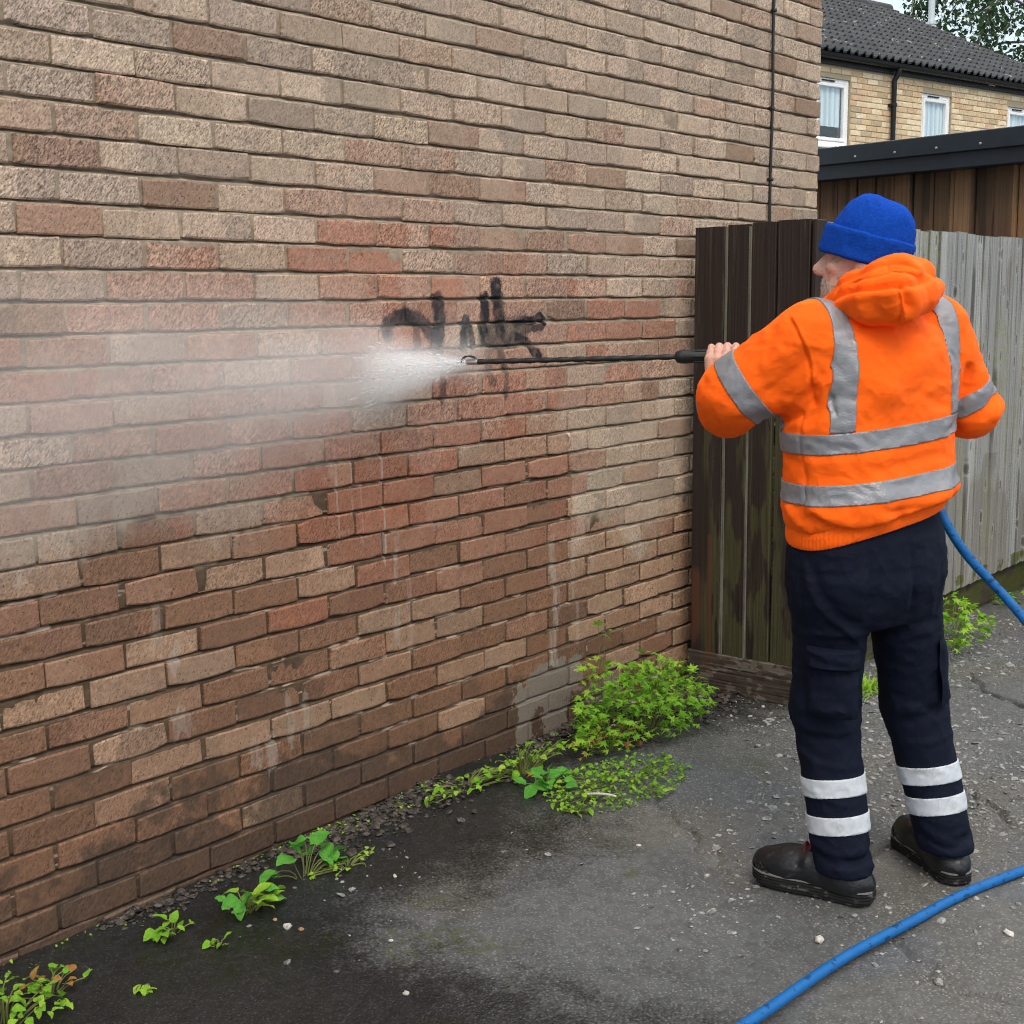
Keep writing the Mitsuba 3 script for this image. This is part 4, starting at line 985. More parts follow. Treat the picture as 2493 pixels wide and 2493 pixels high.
sculpt(trou, [([(-0.264, -0.070, 0.860), (-0.254, -0.070, 0.806), (-0.211, -0.070, 0.748), (-0.139, -0.070, 0.696), (-0.102, -0.070, 0.649)], .008, 0.0054), ([(-0.246, -0.070, 0.858), (-0.219, -0.070, 0.797), (-0.160, -0.070, 0.737), (-0.094, -0.070, 0.698)], .014, -0.0048), ([(-0.085, -0.070, 0.894), (-0.082, -0.070, 0.807), (-0.085, -0.070, 0.719)], .004, -0.0030), ([(0.116, -0.070, 0.677), (0.046, -0.070, 0.660), (-0.033, -0.070, 0.642)], .010, 0.0042), ([(0.105, -0.070, 0.700), (0.018, -0.070, 0.681), (-0.060, -0.070, 0.661)], .012, -0.0054), ([(-0.065, -0.070, 0.794), (-0.076, -0.070, 0.729), (-0.080, -0.070, 0.669)], .016, -0.0048),
    ([(0.125, -0.070, 0.872), (0.125, -0.070, 0.777), (0.113, -0.070, 0.677)], .004, -0.0024), ([(-0.291, -0.070, 0.910), (-0.282, -0.070, 0.814), (-0.276, -0.070, 0.717)], .004, -0.0024), ([(0.036, -0.070, 0.898), (0.090, -0.070, 0.883), (0.130, -0.070, 0.896)], .003, -0.0018), ([(-0.303, -0.070, 0.671), (-0.223, -0.070, 0.514), (-0.114, -0.070, 0.534)], .012, -0.0030), ([(-0.259, -0.070, 0.447), (-0.183, -0.070, 0.448), (-0.111, -0.070, 0.455)], .014, 0.0042), ([(-0.258, -0.070, 0.425), (-0.182, -0.070, 0.420), (-0.111, -0.070, 0.430)], .010, -0.0042), ([(-0.270, -0.070, 0.376), (-0.167, -0.070, 0.350), (-0.101, -0.070, 0.349)], .010, 0.0036), ([(0.014, -0.070, 0.462), (0.095, -0.070, 0.474), (0.156, -0.070, 0.495)], .014, 0.0042), ([(0.029, -0.070, 0.425), (0.096, -0.070, 0.445), (0.165, -0.070, 0.454)], .010, -0.0048), ([(0.052, -0.070, 0.377), (0.113, -0.070, 0.380), (0.189, -0.070, 0.393)], .010, 0.0036),
    ([(-0.224, -0.070, 0.132), (-0.159, -0.070, 0.109), (-0.079, -0.070, 0.113)], .008, -0.0048), ([(-0.232, -0.070, 0.156), (-0.160, -0.070, 0.135), (-0.084, -0.070, 0.137)], .010, 0.0042), ([(0.104, -0.070, 0.135), (0.182, -0.070, 0.104), (0.259, -0.070, 0.133)], .008, -0.0048), ([(0.103, -0.070, 0.159), (0.181, -0.070, 0.131), (0.258, -0.070, 0.158)], .010, 0.0042), ([(-0.223, -0.070, 0.285), (-0.164, -0.070, 0.262), (-0.098, -0.070, 0.258)], .008, 0.0030), ([(-0.045, -0.070, 0.604), (0.029, -0.070, 0.579), (0.117, -0.070, 0.586)], .016, -0.0030)])
T0 = trou.copy()
add('person__trousers', ps(trou), 'm_navy', True)
for leg, zs, sgn in (('L', (.283, .192), -1), ('R', (.287, .206), 1)):
    for z in zs:
        n = (lk[leg + 'K'] - lk[leg + 'A']); n /= np.linalg.norm(n)
        n = n + np.array([.10 * sgn * (1 if leg == 'R' else -.3), 0, 0]); n /= np.linalg.norm(n)
        c = lk[leg + 'A'] + (lk[leg + 'K'] - lk[leg + 'A']) * (z - .07) / .4
        add('person__trousers__reflective_band', ps(band(T0.copy(), p0=c - n * .0225, n0=n, p1=c + n * .0225, n1=-n, keep=lambda q, s=sgn: (q[:, 0] - .03) * s > 0)), 'm_white_tape', True)
# cargo pockets, hip pocket edges, back seam label
def patch(c, ax, up_, w, h, t, key, m='m_navy', drop=.0):
    """A sewn-on pocket following the leg: a rounded slab bent round the thigh."""
    ax, up_ = np.asarray(ax, float), np.asarray(up_, float); nz = np.cross(ax, up_); nz /= np.linalg.norm(nz)
    g = np.linspace(-1, 1, 13); U, V = np.meshgrid(g, g)
    R_ = .105
    a = U * w / R_
    e = 1 - np.clip((np.maximum(np.abs(U), np.abs(V)) - .9) / .1, 0, 1) ** 2
    X = np.asarray(c)[None, None] + ax * (np.sin(a) * R_)[..., None] + up_ * (V * h)[..., None] + nz * ((np.cos(a) - 1) * R_ + t * e + .002 * np.sin(V * 5 + U * 3))[..., None]
    i, j = np.meshgrid(np.arange(12), np.arange(12), indexing='ij')
    return add(key, ps(M(X.reshape(-1, 3), quads(np.stack([i * 13 + j, i * 13 + j + 1, (i + 1) * 13 + j + 1, (i + 1) * 13 + j], -1).reshape(-1, 4)))), m, True)
ax = np.array([.93, -.36, 0]); ax /= np.linalg.norm(ax); axo = np.array([-.30, -.95, 0])
patch((-.178, -.058, .565), (.66, -.75, 0), (.0, .03, 1.0), .066, .085, .016, 'person__trousers__pocket')
patch((-.182, -.062, .628), (.66, -.75, 0), (.0, .03, 1.0), .070, .026, .024, 'person__trousers__pocket__flap')
patch((.176, -.045, .56), (.62, .78, 0), (-.10, .03, 1.0), .05, .085, .007, 'person__trousers__pocket')
add('person__trousers__label', ps(box(-.011, .011, -.0015, .0015, -.007, .007, .001, rot=rotz(-38), at=(0.0880, -0.0950, 0.9430))), 'm_label')

# boots
def boot(heel, toe, key):
    heel, toe = np.array(heel + (0,), float), np.array(toe + (0,), float)
    d = toe - heel; Ln = np.linalg.norm(d); d /= Ln; s = np.array([d[1], -d[0], 0])
    Lf = .30
    B = np.eye(4); B[:3, 0] = s; B[:3, 1] = d; B[:3, 3] = heel
    def loc(m): m.apply_transform(B); return ps(m)
    t = np.linspace(0, 1, 40)
    def outline(grow):
        hw = np.interp(t, [0, .03, .10, .25, .42, .6, .75, .88, .96, 1], [.012, .026, .036, .037, .036, .044, .049, .043, .026, .006]) + grow
        cx = np.interp(t, [0, .4, .75, 1], [0, .002, .004, 0.0])
        y = t * Lf + np.where(t < .5, -grow, grow) * 1.0
        return np.r_[np.c_[cx + hw, y], np.c_[cx - hw, y][::-1]]
    def slab(grow, z0, z1):
        m = trimesh.creation.extrude_polygon(__import__('shapely').geometry.Polygon(outline(grow)).buffer(.002), z1 - z0, engine='earcut'); m.apply_translation([0, 0, z0]); return m
    up_f = s_union([s_ell((0, .225, .050), (.050, .085, .046)), s_cap((0, .20, .060), (0, .10, .085), .045, .044), s_cap((0, .060, .050), (0, .070, .14), .038, .034), s_ell((0, .05, .045), (.042, .06, .045)), s_cap((0, .13, .045), (0, .05, .04), .042, .04)], .03)
    up_ = surface_nets(lambda x, y, z: np.maximum(up_f(x, y, z), .022 - z), (-.07, -.03, .0), (.07, .33, .26), .0055)
    relax(up_, 4)
    crease(up_, [([(-.05, .175, .075), (0, .17, .11), (.05, .175, .075)], .006, -.005), ([(-.05, .155, .08), (0, .15, .12), (.05, .155, .08)], .007, .004), ([(-.05, .11, .02), (-.052, .12, .09)], .004, -.003), ([(.05, .11, .02), (.052, .12, .09)], .004, -.003)], 5, .002, (20, 20, 20))
    k = add(key, loc(up_), 'm_leather', True)
    # sole with a lifted waist, a pale welt and ribs round the heel
    so = cat([slab(.004, .008, .034), slab(.001, .0, .010)])
    add(k + '__sole', loc(so), 'm_rubber', 30)
    add(k + '__sole__welt', loc(slab(.0062, .0335, .0375)), 'm_sole_edge', 30)
    add(k + '__sole__ribs', loc(cat([slab(.0066, z, z + .0035) for z in (.010, .018, .026)])), 'm_rubber', 30)
    toecap = surface_nets(lambda x, y, z: np.maximum(np.maximum(s_ell((0, .232, .044), (.0535, .080, .043))(x, y, z), .03 - z), np.maximum(.235 - y + (z - .03) * 1.2, -s_ell((0, .232, .044), (.050, .0765, .0395))(x, y, z))), (-.07, .18, .0), (.07, .33, .1), .005)
    add(k + '__toe_guard', loc(toecap), 'm_rubber', True)
    for i in range(4):
        y = .185 - .016 * i; z = .098 + .012 * i
        add(k + '__lace', loc(tube(spline([[-.026, y - .004, z - .008], [-.008, y, z + .008], [.010, y + .003, z + .008], [.027, y + .004, z - .008]], 10), .0032, 6)), 'm_red_lace', True)
boot((-.061, -.085), (-.227, .16), 'person__boot')
boot((.206, -.095), (.253, .17), 'person__boot')

# head: turned to his left, towards the wall
HD = trimesh.transformations.translation_matrix([-.028, .050, 1.560]) @ trimesh.transformations.rotation_matrix(math.radians(43), [0, 0, 1]) @ trimesh.transformations.rotation_matrix(math.radians(7), [1, 0, 0])
def hd(m): m.apply_transform(HD); return ps(m)
eyes = [s_ell((sx * .031, .083, .012), (.013, .012, .012)) for sx in (-1, 1)]
head_f = s_union([s_ell((0, .002, .042), (.070, .082, .088)), s_ell((0, .035, -.030), (.060, .062, .072)), s_cap((-.030, .052, -.082), (.030, .052, -.082), .026, .026), s_ell((0, .074, -.090), (.022, .020, .020))], .03)
head_f = s_union([head_f, s_cap((0, .088, .018), (0, .112, -.022), .008, .0135), s_ell((0, .112, -.026), (.0125, .013, .0115)), s_ell((-.013, .100, -.030), (.009, .011, .009)), s_ell((.013, .100, -.030), (.009, .011, .009)),
                  s_cap((-.038, .078, .032), (.038, .078, .032), .011, .011), s_ell((-.040, .066, -.016), (.022, .022, .020)), s_ell((.040, .066, -.016), (.022, .022, .020)), s_cap((-.018, .090, -.055), (.018, .090, -.055), .0065, .0065), s_cap((-.015, .088, -.066), (.015, .088, -.066), .0075, .0075)], .010)
ear = lambda sx: s_union([s_ell((sx * .074, -.004, -.010), (.009, .019, .028)), s_ell((sx * .078, -.009, -.006), (.009, .013, .020))], .006)
neck_f = s_cap((0, -.010, -.20), (0, -.004, -.05), .058, .054)
sock = lambda sx: s_ell((sx * .031, .098, .012), (.017, .014, .011))
def head_all(x, y, z):
    d = smin(smin(smin(head_f(x, y, z), ear(-1)(x, y, z), .008), ear(1)(x, y, z), .008), neck_f(x, y, z), .03)
    for sx in (-1, 1):
        d = np.maximum(d, -sock(sx)(x, y, z) - .001)
    d = np.minimum(d, np.minimum(eyes[0](x, y, z), eyes[1](x, y, z)))
    mouth = s_cap((-.022, .098, -.0605), (.022, .098, -.0605), .003, .003)(x, y, z)
    return np.maximum(d, -mouth)
headm = surface_nets(head_all, (-.11, -.13, -.22), (.11, .14, .15), .0033)
relax(headm, 3)
crease(headm, [([(-.062, .05, .015), (-.055, .06, .0)], .004, -.002), ([(-.045, .085, -.025), (-.04, .075, -.06)], .005, -.003)], 7, .0012, (60, 60, 90))
# a hand: the palm and five fingers closed round a bar; local frame: x along the bar, z out of the back of the hand
def hand_mesh(bar_r=.017):
    fs = []
    palm = s_union([s_cap((x, -.012, .030), (x * .8, -.075, .020), .0135, .016) for x in (-.033, -.011, .011, .032)], .012)
    fs.append(palm)
    for x, L_, r in ((-.033, .9, .0092), (-.011, 1.03, .0098), (.011, 1.0, .0096), (.032, .82, .0084)):
        kn = np.array([x, -.008, .032]); R0 = bar_r + r + .001
        a = [np.array([x, R0 * math.cos(t) * .95 + .0, R0 * math.sin(t)]) for t in np.radians([75, 20, -35, -80])]
        chain = [kn] + a[:3] + ([a[3]] if L_ > .9 else [a[2] * .4 + a[3] * .6])
        fs.append(s_chain(chain, [r * 1.15, r * 1.05, r, r * .95, r * .85], .004))
    th = s_chain([(-.040, -.062, .010), (-.050, -.030, -.004), (-.034, -.014, -.026), (-.008, -.008, -.030)], [.015, .0125, .0108, .0092], .005)
    fs.append(th)
    wrist = s_cap((0, -.075, .020), (0, -.16, .010), .026, .027)
    return surface_nets(lambda x, y, z: smin(s_union(fs, .0045)(x, y, z), wrist(x, y, z), .02), (-.08, -.19, -.06), (.07, .06, .065), .0023)
hm = hand_mesh(); relax(hm, 2)
hm2 = hm.copy()
def place_hand(m, pos, bar, fore):
    """bar: direction of the bar towards the little finger; fore: direction from the wrist to the knuckles."""
    x = np.asarray(bar, float) / np.linalg.norm(bar)
    y = np.asarray(fore, float); y = y - x * (x @ y); y /= np.linalg.norm(y)
    z = np.cross(x, y)
    B = np.eye(4); B[:3, 0], B[:3, 1], B[:3, 2], B[:3, 3] = x, y, z, pos
    m.apply_transform(B); return m
LANCE = (np.array((-0.7337, 0.9123, 1.3112)), np.array((-0.196, 0.42, 1.333)))
ld = (LANCE[1] - LANCE[0]); ld /= np.linalg.norm(ld)
hm.vertices[:, 0] *= -1; hm.faces = hm.faces[:, ::-1]      # the left hand
handL = place_hand(hm, LANCE[1] + [0, 0, -.002], ld, (.06, .22, 1.0))
RH_ = LANCE[1] + ld * .335 + np.array([0, .0, -.075])
handR = place_hand(hm2, RH_, (0, .35, 1.0), RH_ - RW)
core = surface_nets(s_union([s_ell((CX, 0, 1.22), (.15, .09, .24)), s_ell((CX, 0, .90), (.13, .09, .12)), s_cap(LS + [.04, 0, 0], LE, .045, .038), s_cap(LE, LW + (LW - LE) * .25, .038, .027), s_cap(RS - [.04, 0, 0], RE, .045, .038), s_cap(RE, RW + (RW - RE) * .1, .038, .027),
        s_cap(lk['LH'] + [.02, 0, 0], lk['LK'], .07, .05), s_cap(lk['LK'], lk['LA'] + [0, .02, .0], .05, .035), s_cap(lk['RH'] - [.02, 0, 0], lk['RK'], .07, .05), s_cap(lk['RK'], lk['RA'] + [0, .02, .0], .05, .035), s_cap((-.036, .03, 1.36), (-.036, .035, 1.50), .06, .055)], .03),
        (-.42, -.2, .03), (.38, .42, 1.56), .012)
headm.apply_transform(HD)
add('person__body', ps(cat([headm, handL, handR, core])), 'm_skin', True)
labels['person__body'] = {'label': 'weathered face in profile and bare hands'}
bf = lambda x, y, z: head_all(x, y, z) - .0012 - .002 * np.sin(x * 400) * np.sin(z * 300)
beard = surface_nets(lambda x, y, z: np.maximum(np.maximum(bf(x, y, z), z - np.where(y > .055, -.044 - .35 * np.clip(.098 - y, 0, 1), -.028 + .5 * np.clip(.02 - y, 0, .04))), np.maximum(-.012 - y, -.125 - z)), (-.11, -.05, -.15), (.11, .14, .03), .0035)
add('person__beard', hd(beard), 'm_beard', True)
labels['person__beard'] = {'label': 'short grey beard'}
brow = [tube(spline([[sx * .014, .099, .030], [sx * .030, .098, .036], [sx * .046, .086, .031]], 8), [.002, .004, .004, .004, .004, .0035, .003, .002], 6) for sx in (-1, 1)]
for b_ in brow: add('person__eyebrow', hd(b_), 'm_beard', True)
# woollen hat
HT = HD @ trimesh.transformations.rotation_matrix(math.radians(9), [1, 0, 0])
def ht(m): m.apply_transform(HT); return ps(m)
dome = s_union([s_ell((0, .010, .046), (.084, .097, .100)), s_ell((0, .034, .094), (.048, .048, .062)), s_ell((0, -.030, .086), (.056, .050, .060))], .035)
cuffe = lambda g: (lambda x, y, z: (np.sqrt((x / (.086 + g)) ** 2 + ((y - .012) / (.100 + g)) ** 2) - 1) * .095)
hat = surface_nets(lambda x, y, z: np.maximum(dome(x, y, z), .045 - z), (-.12, -.14, .0), (.12, .14, .2), .004)
relax(hat, 4)
crease(hat, [([(-.09, .02, .11), (-.06, .05, .145)], .014, -.007), ([(-.03, -.03, .16), (-.07, -.05, .13)], .010, -.006), ([(-.07, -.08, .10), (-.05, -.09, .13)], .010, -.004), ([(.0, .03, .17), (.0, -.06, .155)], .006, -.004)], 4, .005, (12, 12, 12))
k = add('person__hat', ht(hat), 'm_blue_fleece', True)
cuff = surface_nets(lambda x, y, z: np.maximum(np.maximum(np.sqrt(np.maximum(cuffe(0)(x, y, z), -.03) ** 2 + (np.maximum(np.abs(z - .036 - .0 * y) - .026, 0)) ** 2) - .009, 0 - .02 - z), -cuffe(-.02)(x, y, z)), (-.13, -.15, -.02), (.13, .15, .1), .0042)
relax(cuff, 4)
crease(cuff, [([(-.1, .04, .03), (-.1, -.02, .024)], .014, -.004)], 14, .0045, (16, 16, 10))
add(k + '__cuff', ht(cuff), 'm_blue_fleece', True)
labels['person__hat'] = {'label': 'royal blue woollen hat with a turned up edge'}

# ---------------------------------------------------------------- pressure washer lance and hose
lance = thing('pressure_washer_lance', 'black pressure washer lance held level with its nozzle close to the sprayed bricks', 'lance')
def wl(p): return trimesh.transform_points(np.atleast_2d(np.asarray(p, float)), PB)
N, Hh = LANCE
tw = [N + ld * t for t in np.linspace(.03, .62, 60)]
add(lance + '__tube', tube(wl(tw), .0072 + .0010 * np.sin(np.arange(60) * 1.3), 10), 'm_black_plastic', True)
ra = ld; zu = np.array([0, 0, 1.0])
gr = tube(wl([N + ld * t for t in (.60, .605, .62, .66, .88, .92, .93)]), [.010, .016, .019, .0165, .0165, .018, .010], 14)
hand_grip = add(lance + '__grip_tube', gr, 'm_black_plastic', True)
sd = np.cross(ld, zu); sd /= np.linalg.norm(sd); un = np.cross(sd, ld)
for a in np.arange(6) * np.pi / 3:
    o = (np.cos(a) * sd + np.sin(a) * un) * .0165
    add(hand_grip + '__rib', tube(wl([N + ld * t + o for t in (.64, .66, .80, .86)]), [.001, .0032, .0032, .001], 6), 'm_black_plastic', True)
g0 = N + ld * 1.0
add(lance + '__trigger_gun', tube(wl([N + ld * .92, N + ld * .98, N + ld * 1.08, N + ld * 1.17, N + ld * 1.20]), [.012, .022, .026, .022, .012], 14), 'm_black_plastic', True)
add(lance + '__trigger_gun__handle', tube(wl([N + ld * 1.14, N + ld * 1.14 + [0, 0, -.05], RH_ + [0, .015, -.02], RH_ + [.01, .0, -.09]]), [.02, .019, .018, .017], 12), 'm_black_plastic', True)
mat('m_steel', P((.50, .50, .50), .3, .5, metallic=.9))
add(lance + '__nozzle', tube(wl([N, N + ld * .004, N + ld * .03, N + ld * .045]), [.004, .0075, .0085, .006], 12), 'm_steel', True)
wg = [N + ld * .03 + un * .010 + sd * .004, N + ld * .008 + un * .017, N - ld * .006 + un * .013, N - ld * .012 - un * .002]
for o in (.007, -.007):
    add(lance + '__nozzle__wire_guard', tube(wl([q + sd * o for q in spline(wg, 12)]), .0018, 6), 'm_black_plastic', True)
mat('m_hose', bump(lambda p, n, uv: noise(p.x * 60, p.y * 60, p.z * 60), P(proc(lambda p, n, uv: mix(C3(.003, .088, .30), C3(.008, .125, .36), fbm(p.x * 30, p.y * 30, p.z * 30)) * (1 - .55 * smoothstep(.62, .72, fbm(p.x * 70, p.y * 70, p.z * 70)))), .5, .3), .0015))
hose = thing('hose', 'blue high pressure hose hanging from the washer gun and lying across the wet ground', 'hose')
HP = [tuple(wl(RH_ + [.01, 0, -.10])[0])] + [(1.732, -1.378, 1.041), (1.717, -1.449, 0.926), (1.73, -1.502, 0.836), (1.769, -1.567, 0.75), (1.792, -1.648, 0.659), (1.841, -1.742, 0.541), (2.35, -2.15, 0.22), (2.75, -2.45, 0.02), (2.7, -2.1, 0.014), (2.25, -1.88, 0.014), (1.724, -1.703, 0.014), (1.598, -1.664, 0.014), (1.445, -1.628, 0.014), (1.223, -1.589, 0.014), (1.015, -1.554, 0.014), (0.8, -1.536, 0.014), (0.601, -1.521, 0.014), (0.2, -1.5, 0.014), (-0.6, -1.75, 0.014), (-1.6, -2.6, 0.014), (-2.2, -3.6, 0.014)]
hp = spline(HP, 220)
for i in range(len(hp)):
    if hp[i, 2] < .2 and -1.2 < hp[i, 0] < 4.6: hp[i, 2] = max(hp[i, 2], gh(hp[i, 0], hp[i, 1]) + .0135)
add(hose + '__tube', tube(hp, .0122, 14), 'm_hose', True)

# ---------------------------------------------------------------- weeds along the wall
def leaf_col(a, b, seed):
    return proc(lambda p, n, uv: mix(C3(*a), C3(*b), fbm(p.x * 45 + seed, p.y * 45, p.z * 45)) * (.75 + .5 * noise(p.x * 400, p.y * 400, p.z * 400)))
def leafmat(key, a, b, seed=0, rough=.45, t=.55):
    mat(key, {'type': 'principledthin', 'base_color': leaf_col(a, b, seed), 'roughness': rough, 'diff_trans': t, 'eta': 1.4})
leafmat('m_leaf', (.11, .28, .022), (.25, .48, .05), 0)
leafmat('m_leaf_bright', (.19, .38, .03), (.36, .56, .07), 3)
leafmat('m_leaf_broad', (.06, .26, .04), (.16, .42, .07), 5, .35)
leafmat('m_leaf_dry', (.32, .25, .07), (.40, .12, .05), 7)
leafmat('m_petal', (.45, .22, .48), (.62, .40, .66), 2)
leafmat('m_tree_leaf', (.030, .060, .030), (.075, .125, .060), 9, .5, .5)
mat('m_stem', P((.14, .16, .05), .7, .3)); mat('m_stem_red', P((.18, .07, .05), .7, .3))
mat('m_bark', bump(lambda p, n, uv: fbm(p.x * 14, p.y * 14, p.z * 5), P(proc(lambda p, n, uv: mix(C3(.10, .085, .07), C3(.42, .40, .37), smoothstep(.45, .6, fbm(p.x * 4, p.y * 4, p.z * 9)))), .9, .2), .02))

def lobed(sz, r, lobes=5, depth=.42):
    """A deeply cut leaf: lobes round a fan, folded along the midrib."""
    pts = [(0, 0)]
    for i in range(lobes * 2 + 1):
        a = math.radians(-118 + 236 * i / (lobes * 2))
        rad = (1.0 if i % 2 else depth) * (1 - .28 * abs(math.sin(a / 2)))
        pts.append((math.sin(a) * rad * .75, .35 + math.cos(a) * rad * .65))
    pts = np.array(pts) * sz; pts[1:] += r.normal(0, .05 * sz, (len(pts) - 1, 2))
    c = np.array([[0, .38 * sz]])
    P2 = np.vstack([c, pts])
    z = -.35 * np.abs(P2[:, 0]) - .25 * (P2[:, 1] / sz) ** 2 * sz + r.normal(0, .03 * sz, len(P2)); z[0] += .04 * sz
    n = len(pts); k = np.arange(1, n + 1)
    return M(np.c_[P2, z], np.c_[k * 0, k, np.r_[k[1:], 1]])

def ovate(L, w, r, curl=.35, wav=.12, seg=6, notch=0.0):
    """A broad leaf: a curved midrib, a wavy blade folded in a shallow V."""
    t = np.linspace(0, 1, seg + 1)
    hw = w * np.sin(np.pi * np.clip(t * .93 + .05, 0, 1) ** .8) ** .8 * (1 + r.normal(0, .05, seg + 1))
    y, z = L * t * (1 - .1 * t), -curl * L * t ** 2
    wv = wav * w * np.sin(t * 9 + r.uniform(0, 6))
    v = np.vstack([np.c_[-hw, y - notch * L * (t < .1), z + .25 * hw + wv], np.c_[hw * 0, y, z], np.c_[hw, y - notch * L * (t < .1), z + .25 * hw - wv]])
    n = seg + 1; k = np.arange(seg)
    return M(v, quads(np.vstack([np.c_[k, k + n, k + n + 1, k + 1], np.c_[k + n, k + 2 * n, k + 2 * n + 1, k + n + 1]])))

def frame(pos, yaw, pitch, roll, s=1.0):
    R = (Rot.from_euler('z', yaw) * Rot.from_euler('x', pitch) * Rot.from_euler('y', roll)).as_matrix() * s
    B = np.eye(4); B[:3, :3] = R; B[:3, 3] = pos
    return B

def weed(label, x, y, kind, n, spread, height, r, leaf=.02, mats=('m_leaf',), flowers=0, group=None, wall_side=True):
    k = thing('weed', label, 'weed', group)
    z0 = gh(x, y) if (-1.3 < x < 4.6) else 0.0
    protos = [mikit.ply(lobed(1.0, r) if kind == 'lobed' else ovate(1.0, .36 if kind == 'ovate' else .44, r, notch=.0 if kind == 'ovate' else .12), mm, smooth=True) for mm in mats for _ in range(4)]
    stems = []
    for i in range(n):
        a = r.uniform(0, 2 * np.pi); q = r.uniform(0, 1) ** .6
        bx, by = x + spread[0] * q * math.cos(a) * .25, y + spread[1] * q * math.sin(a) * .25
        tx, ty = x + spread[0] * q * math.cos(a), y + spread[1] * q * math.sin(a)
        ty = min(ty, -.012); by = min(by, -.008)
        tz = z0 + height * (1 - .55 * q ** 1.5) * r.uniform(.35, 1.0)
        yaw = math.atan2(tx - bx, -(ty - by)) + r.normal(0, .7)
        yaw = math.atan2(-(tx - bx), ty - by) + r.normal(0, .8)
        s = leaf * r.uniform(.65, 1.35)
        B = frame((tx, ty, tz), yaw, r.normal(.15, .45), r.normal(0, .4), s)
        add(k + '__leaf', dict(protos[r.integers(len(protos))]), None, to=T(B))
        if i % 4 == 0 if n > 100 else (i % 2 == 0 or kind != 'lobed'):
            stems.append(tube(spline([(bx, by, z0 - .004), ((bx + tx) / 2 + r.normal(0, .008), (by + ty) / 2, z0 + (tz - z0) * .7), (tx, ty, tz)], 5), (.0011 if kind == 'lobed' else .0018) if n < 200 else .0009, 4))
    if n >= 300:                           # the inner leaves of the dense ones
        fo = []
        for i in range(420):
            a = r.uniform(0, 2 * np.pi); q = r.uniform(0, 1) ** .55
            tx, ty = x + spread[0] * q * math.cos(a), min(y + spread[1] * q * math.sin(a), -.012)
            m = lobed(1.0, r) if kind == 'lobed' else ovate(1.0, .36, r)
            m.apply_transform(frame((tx, ty, z0 + height * (1 - .6 * q ** 1.5) * r.uniform(.15, .85)), r.uniform(0, 6.3), r.normal(.2, .5), r.normal(0, .4), leaf * r.uniform(.45, .95))); fo.append(m)
        add(k + '__foliage', cat(fo), mats[0], True); labels[k + '__foliage'] = {'kind': 'stuff', 'label': 'smaller inner leaves'}
    add(k + '__stem', cat(stems), 'm_stem', True)
    labels[k + '__stem'] = {'kind': 'stuff', 'label': 'thin stems'}
    for i in range(flowers):
        a = r.uniform(0, 2 * np.pi); q = r.uniform(.2, 1)
        px, py = x + spread[0] * q * math.cos(a), min(y + spread[1] * q * math.sin(a), -.02)
        pz = z0 + height * r.uniform(.35, .9)
        petals = cat([(lambda m: (m.apply_transform(frame((px, py, pz), b, .5, 0)), m)[1])(ovate(.009, .0035, r, seg=3)) for b in np.arange(5) * 1.257])
        add(k + '__flower', petals, 'm_petal', True)
    return k

r = np.random.default_rng(31)
weed('large bright green clump of cut-leaved weed with purple flowers in the corner by the gate', 2.087, -0.278, 'lobed', 300, (0.34, 0.17), 0.29, r, 0.036, ('m_leaf','m_leaf','m_leaf_bright'), 9)
weed('tall leafy shoot against the wall at the left edge of the large corner clump', 1.994, -0.159, 'lobed', 34, (0.1, 0.06), 0.42, r, 0.036, ('m_leaf_bright',), 0)
weed('spreading mat of small green weeds on the asphalt in front of the corner clump', 1.618, -0.496, 'ovate', 300, (0.3, 0.17), 0.045, r, 0.017, ('m_leaf','m_leaf_bright'), 0)
weed('yellowish cut-leaved weed low at the wall between the corner clump and the weed mat', 1.855, -0.298, 'lobed', 90, (0.17, 0.09), 0.12, r, 0.028, ('m_leaf_bright','m_leaf_dry','m_leaf_bright'), 2)
weed('row of upright green weeds against the wall left of the cement smears', 1.511, -0.205, 'ovate', 70, (0.24, 0.05), 0.1, r, 0.028, ('m_leaf','m_leaf_bright'), 0)
weed('rosette with rounded leaves beside the small orange leaf', 1.446, -0.351, 'ovate', 16, (0.1, 0.08), 0.045, r, 0.05, ('m_leaf_broad',), 0)
weed('small weed in the asphalt nearest the middle in front of the weed mat', 1.356, -0.539, 'ovate', 18, (0.045, 0.04), 0.025, r, 0.018, ('m_leaf',), 0)
weed('broad-leaved weed with one tall shoot at the foot of the wall', 0.594, -0.208, 'round', 15, (0.095, 0.06), 0.11, r, 0.046, ('m_leaf_broad',), 0)
weed('low broad-leaved weed left of the one with the tall shoot', 0.375, -0.242, 'ovate', 22, (0.08, 0.06), 0.07, r, 0.042, ('m_leaf_broad','m_leaf_bright'), 0)
weed('sprig of tiny yellow green leaves right of the tall-shoot weed', 0.707, -0.251, 'ovate', 34, (0.13, 0.04), 0.02, r, 0.016, ('m_leaf_bright',), 0)
weed('low green tuft at the foot of the wall left of both broad-leaved weeds', 0.178, -0.192, 'ovate', 13, (0.055, 0.04), 0.05, r, 0.03, ('m_leaf',), 0)
weed('single small seedling on the asphalt just below the low broad-leaved weed', 0.214, -0.327, 'ovate', 8, (0.022, 0.022), 0.02, r, 0.02, ('m_leaf',), 0)
weed('tiny lone seedling in the dark wet asphalt at the lower left', -0.027, -0.372, 'ovate', 8, (0.022, 0.02), 0.02, r, 0.022, ('m_leaf_bright',), 0)
weed('leafy weed with pale purple flowers in the lower left corner of the view', -0.293, -0.252, 'ovate', 110, (0.13, 0.12), 0.1, r, 0.022, ('m_leaf_bright','m_leaf'), 3)
weed('reddish green weed beside the flowering one in the lower left', -0.159, -0.21, 'ovate', 20, (0.09, 0.04), 0.06, r, 0.026, ('m_leaf','m_leaf_dry'), 0)
